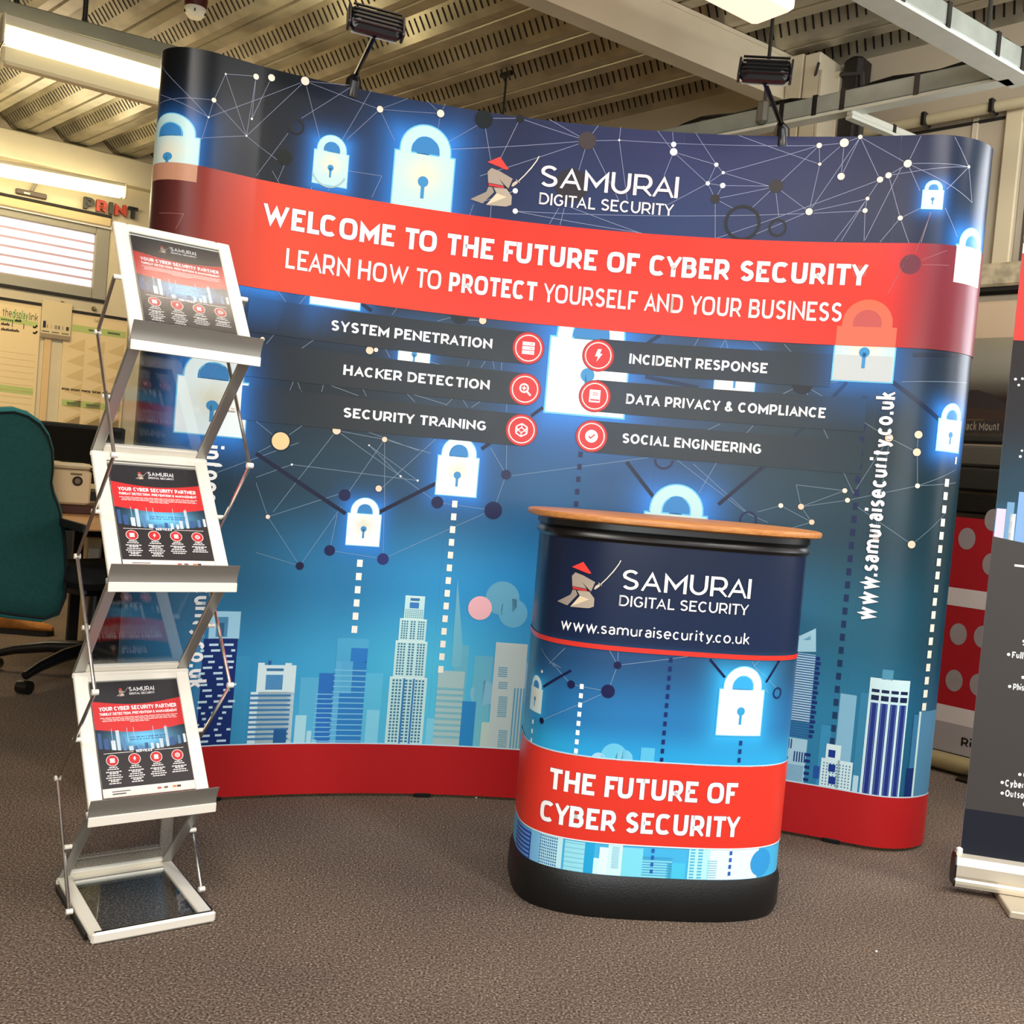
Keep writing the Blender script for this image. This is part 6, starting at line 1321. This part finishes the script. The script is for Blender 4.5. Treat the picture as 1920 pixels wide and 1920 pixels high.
MB().box(pf.pt(cx,p_z0+H_*.86,-.0),(Wp*1.0,.003,.004),(X,Y,(0,0,1))).build('lid_seam',mat('brown_recess','#7a6244',.6),pr_)
# dark monitor behind
pm=Plane(DC[:2]+ax[1][:2]*.62,LW.h)
m0,m1,mz0,mz1=prect(pm,(60,790),(212,806),(212,868),(60,855));m0,m1=min(m0,m1),max(m0,m1)
mo=empty('monitor',pm.pt((m0+m1)/2,zD),'wide black monitor below the wall planner, left of the leaflet stand','monitor')
MB().box(pm.pt((m0+m1)/2,(mz0+mz1)/2-.05,0),(m1-m0+.1,.04,mz1-mz0+.12),(X,Y,(0,0,1)),.008).build('bezel',PDD,mo)
MB().box(pm.pt((m0+m1)/2,(mz0+mz1)/2-.05,.021),(m1-m0+.06,.003,mz1-mz0+.08),(X,Y,(0,0,1))).build('screen',mat('dark_screen','#030303',.2),mo)
MB().box(pm.pt((m0+m1)/2,(zD+mz0)/2-.04,-.03),(.06,.03,mz0-zD),(X,Y,(0,0,1))).build('stand_neck',PDD,mo)
MB().box(pm.pt((m0+m1)/2,zD+.006,-.03),(.25,.16,.012),(X,Y,(0,0,1)),.004).build('stand_foot',PDD,mo)
cb_=LW.off(.5);k0_,k1_=cb_.sz(-200,900)[0],cb_.sz(330,900)[0]  # cupboard run added as dark backing for the zone under the desk
cup=empty('added_cupboard',LW.pt((k0_+k1_)/2,0,.25),'low black storage cupboard run against the left wall below the boards','cupboard')
for k in range(4):
    w_=(k1_-k0_)/4;mb=MB();pbox(mb,LW,k0_+k*w_+.003,k0_+(k+1)*w_-.003,.03,.70,.0,.45,.004);cu=mb.build('cupboard_unit',mat('black_cupboard','#100e0c',.6),cup)
    mb=MB();pbox(mb,LW,k0_+k*w_+w_*.42,k0_+k*w_+w_*.58,.6,.615,.45,.465);mb.build('handle',BLACKP,cu)
mb=MB();pbox(mb,LW,k0_,k1_,0,.03,.02,.42);mb.build('plinth',BLACKM,cup)
# under desk socket box
b=Plane(DC[:2]+ax[1][:2]*.76,LW.h).hit(173,1041)
so=empty('floor_box',b*[1,1,0]+[0,0,0],'cream power pedestal standing under the desk, right of the chair','box')
MB().box((b[0],b[1],b[2]/2+.04),(.075,.06,b[2]+.1),(X,Y,(0,0,1)),.006).build('post',mat('cream_box','#cdb488',.5),so)
MB().box((b[0]-Y[0]*.032,b[1]-Y[1]*.032,b[2]+.01),(.05,.006,.06),(X,Y,(0,0,1)),.003).build('socket_plate',mat('ivory_plastic','#e6dcc8',.4),so)
# office chair
TEAL=mat('teal_fabric','#0f4a46',.85,noise=.12,nscale=60,bump=.3,bscale=400);TEALR=mat('teal_piping','#2c8684',.75)
hub=on_z(170,1240,.07);ch=empty('office_chair',hub*[1,1,0],'teal office chair with a tall rounded back and black star base at left edge','chair')
# back panel: outline in a vertical plane through the picture column, seen from behind
bdir=np.array([math.cos(math.radians(38)),math.sin(math.radians(38)),0]);bn=np.array([bdir[1],-bdir[0],0])
bo=np.array([(40-960)/1920*4.28,4.28,0]);bp=Plane(bo[:2],bdir[:2])
outl=[(-70,800),(-30,778),(0,774),(25,773),(50,781),(72,796),(87,818),(95,845),(96,880),(93,905),(97,925),(107,950),(115,985),(120,1030),(121,1080),(119,1120),(108,1148),(80,1158),(30,1152),(-10,1146),(-60,1130),(-90,1060),(-96,960),(-92,860)]
O2=[bp.sz(*p) for p in outl]
mb=MB();n=len(O2);cxa=np.mean([o[0] for o in O2]);cza=np.mean([o[1] for o in O2])
def bring(k,off,sh): return [bp.pt(cxa+(a-cxa)*k,cza+(z-cza)*k,off) for a,z in O2]
rings=[bring(.80,.045,0),bring(.93,.036,0),bring(1.,.012,0),bring(1.,-.02,0),bring(.93,-.05,0),bring(.8,-.065,0)]
V=[p for r in rings for p in r];F=[[i*n+j,i*n+(j+1)%n,(i+1)*n+(j+1)%n,(i+1)*n+j] for i in range(5) for j in range(n)]+[list(range(n))[::-1],[5*n+j for j in range(n)]]
mb.add(V,F);mb.build('backrest',TEAL,ch,smooth=True)
mb=MB();P=bring(1.012,-.035,0);P=P+[P[0]];mb.tube(P,.020,8);mb.build('side_rim',TEALR,ch,smooth=True)
mb=MB();P=[p+np.array([*(-bp.n),0])*.0 for p in bring(1.,.018,0)];P=P+[P[0]];mb.tube(P,.006,6);mb.build('seam_channel',mat('black_seam','#05100f',.8),ch,smooth=True)
sc=hub*[1,1,0]
sx=(bo-sc)*[1,1,0];sd=-sx/np.linalg.norm(sx);se=np.array([-sd[1],sd[0],0])
seat=sc+[0,0,.47]
mb=MB();mb.box(seat,(.46,.46,.09),(sd,se,(0,0,1)),.035);mb.build('seat',mat('black_fabric','#0a0d0d',.85),ch,smooth=True)
MB().box(seat-[0,0,.06],(.3,.25,.04),(sd,se,(0,0,1)),.01).build('seat_mechanism',BLACKM,ch)
mb=MB();mb.tube([seat-[0,0,.05],sc+[0,0,.09]],[.028,.034],14);mb.build('gas_column',BLACKM,ch,smooth=True)
mb=MB();mb.tube([seat-sd*.1-[0,0,.05],seat-sd*.27-[0,0,.0],bo+[0,0,.62]+sd*.06],.022,8);mb.build('back_bracket',BLACKM,ch,smooth=True)
for sg in (-1,1):
    mb=MB();b=seat+se*sg*.25;mb.tube([b-[0,0,.04],b+se*sg*.05+[0,0,.02],b+se*sg*.05+[0,0,.17]],.016,8);mb.build('arm_post',BLACKM,ch,smooth=True)
    MB().box(b+se*sg*.05+[0,0,.185],(.25,.08,.03),(sd,se,(0,0,1)),.012).build('arm_pad',BLACKP,ch)
ca=on_z(25,1306,0);a0_=math.atan2(ca[1]-sc[1],ca[0]-sc[0]);rl=min(np.linalg.norm((ca-sc)[:2]),.42)
for k in range(5):
    a=a0_+k*2*math.pi/5;d=np.array([math.cos(a),math.sin(a),0])
    mb=MB();mb.tube([sc+[0,0,.13],sc+d*rl*.45+[0,0,.125],sc+d*rl*.8+[0,0,.10],sc+d*rl+[0,0,.075]],[.034,.028,.022,.018],10);ba=mb.build('base_arm',BLACKP,ch,smooth=True)
    w=sc+d*rl;pv=np.array([-d[1],d[0],0])
    MB().tube([w+pv*.026+[0,0,.028],w-pv*.026+[0,0,.028]],.028,16).build('castor',BLACKP,ba,smooth=True)
# boots
TAN=mat('tan_suede','#b0702c',.8,noise=.15,nscale=40);SOLE=mat('dark_sole','#14100c',.7)
def boot(toe,heel,label):
    t=np.array(toe,float);h=np.array(heel,float);d=t-h;L=np.linalg.norm(d);d/=L;s=np.cross([0,0,1.],d)
    o=empty('work_boot',(t+h)/2,label,'boot',group='boots under the desk')
    def sec(x,w,z0,z1,n=12): c=h+d*x*L;return [c+s*w*math.cos(2*math.pi*k/n)+np.array([0,0,(z0+z1)/2+(z1-z0)/2*math.sin(2*math.pi*k/n)]) for k in range(n)]
    S=[(.0,.028,.02,.09),(.05,.036,.02,.125),(.22,.038,.02,.13),(.38,.04,.02,.105),(.55,.046,.02,.085),(.75,.05,.02,.07),(.92,.042,.02,.06),(1.0,.02,.022,.045)]
    mb=MB();V=[p for q in S for p in sec(*q)];n=12;F=[[i*n+j,i*n+(j+1)%n,(i+1)*n+(j+1)%n,(i+1)*n+j] for i in range(len(S)-1) for j in range(n)]+[list(range(n))[::-1],[(len(S)-1)*n+j for j in range(n)]]
    mb.add(V,F);mb.build('upper',TAN,o,smooth=True)
    mb=MB();lp=[h+d*x*L+s*w for x,w in ((-.02,.028),(.15,.038),(.5,.042),(.75,.054),(.95,.04),(1.03,0))]+[h+d*x*L-s*w for x,w in ((.95,.04),(.75,.054),(.5,.042),(.15,.038),(-.02,.028))]
    mb.prism([p+[0,0,0] for p in lp],[p+[0,0,.026] for p in lp]);mb.build('sole',SOLE,o)
    mb=MB();mb.tube([h+d*.08*L+[0,0,.13],h+d*.12*L+[0,0,.15],h+d*.26*L+[0,0,.135]],[.032,.036,.03],12);mb.build('padded_collar',mat('brown_collar','#6a4420',.8),o,smooth=True)
    for k in range(4):
        x=.3+.08*k;z=.122-.02*k;c=h+d*x*L;mb=MB();mb.tube([c+s*.028+[0,0,z-.015],c+[0,0,z],c-s*.028+[0,0,z-.015]],.003,5);mb.build('lace',mat('red_lace','#8a2a1c',.7),o)
    return o
tb=on_z(98,1192,0);hb=on_z(10,1186,0);d_=(tb-hb);d_/=np.linalg.norm(d_);hb=tb-d_*.29
boot(tb,hb,'tan suede boot under the desk, nearest to the chair base');sh_=np.array([-d_[1],d_[0],0])*.13
boot(tb+sh_-d_*.1,hb+sh_-d_*.1,'second tan suede boot, standing just behind the other boot')
# small white fleck on the carpet
c=on_z(1643,1785,0.);tag(MB().box(c+[0,0,.002],(.006,.004,.004),rot_axes(.3),.001).build('paper_scrap',mat('white_paper','#f4f2ee',.7)),'tiny white paper scrap on the carpet right of the counter','scrap')
c=on_z(893,1495,0.);tag(MB().box(c+[0,-.01,.002],(.007,.005,.004),rot_axes(.8),.001).build('paper_scrap',mat('white_paper','#f4f2ee',.7)),'tiny white paper scrap on the carpet at the foot of the display','scrap')
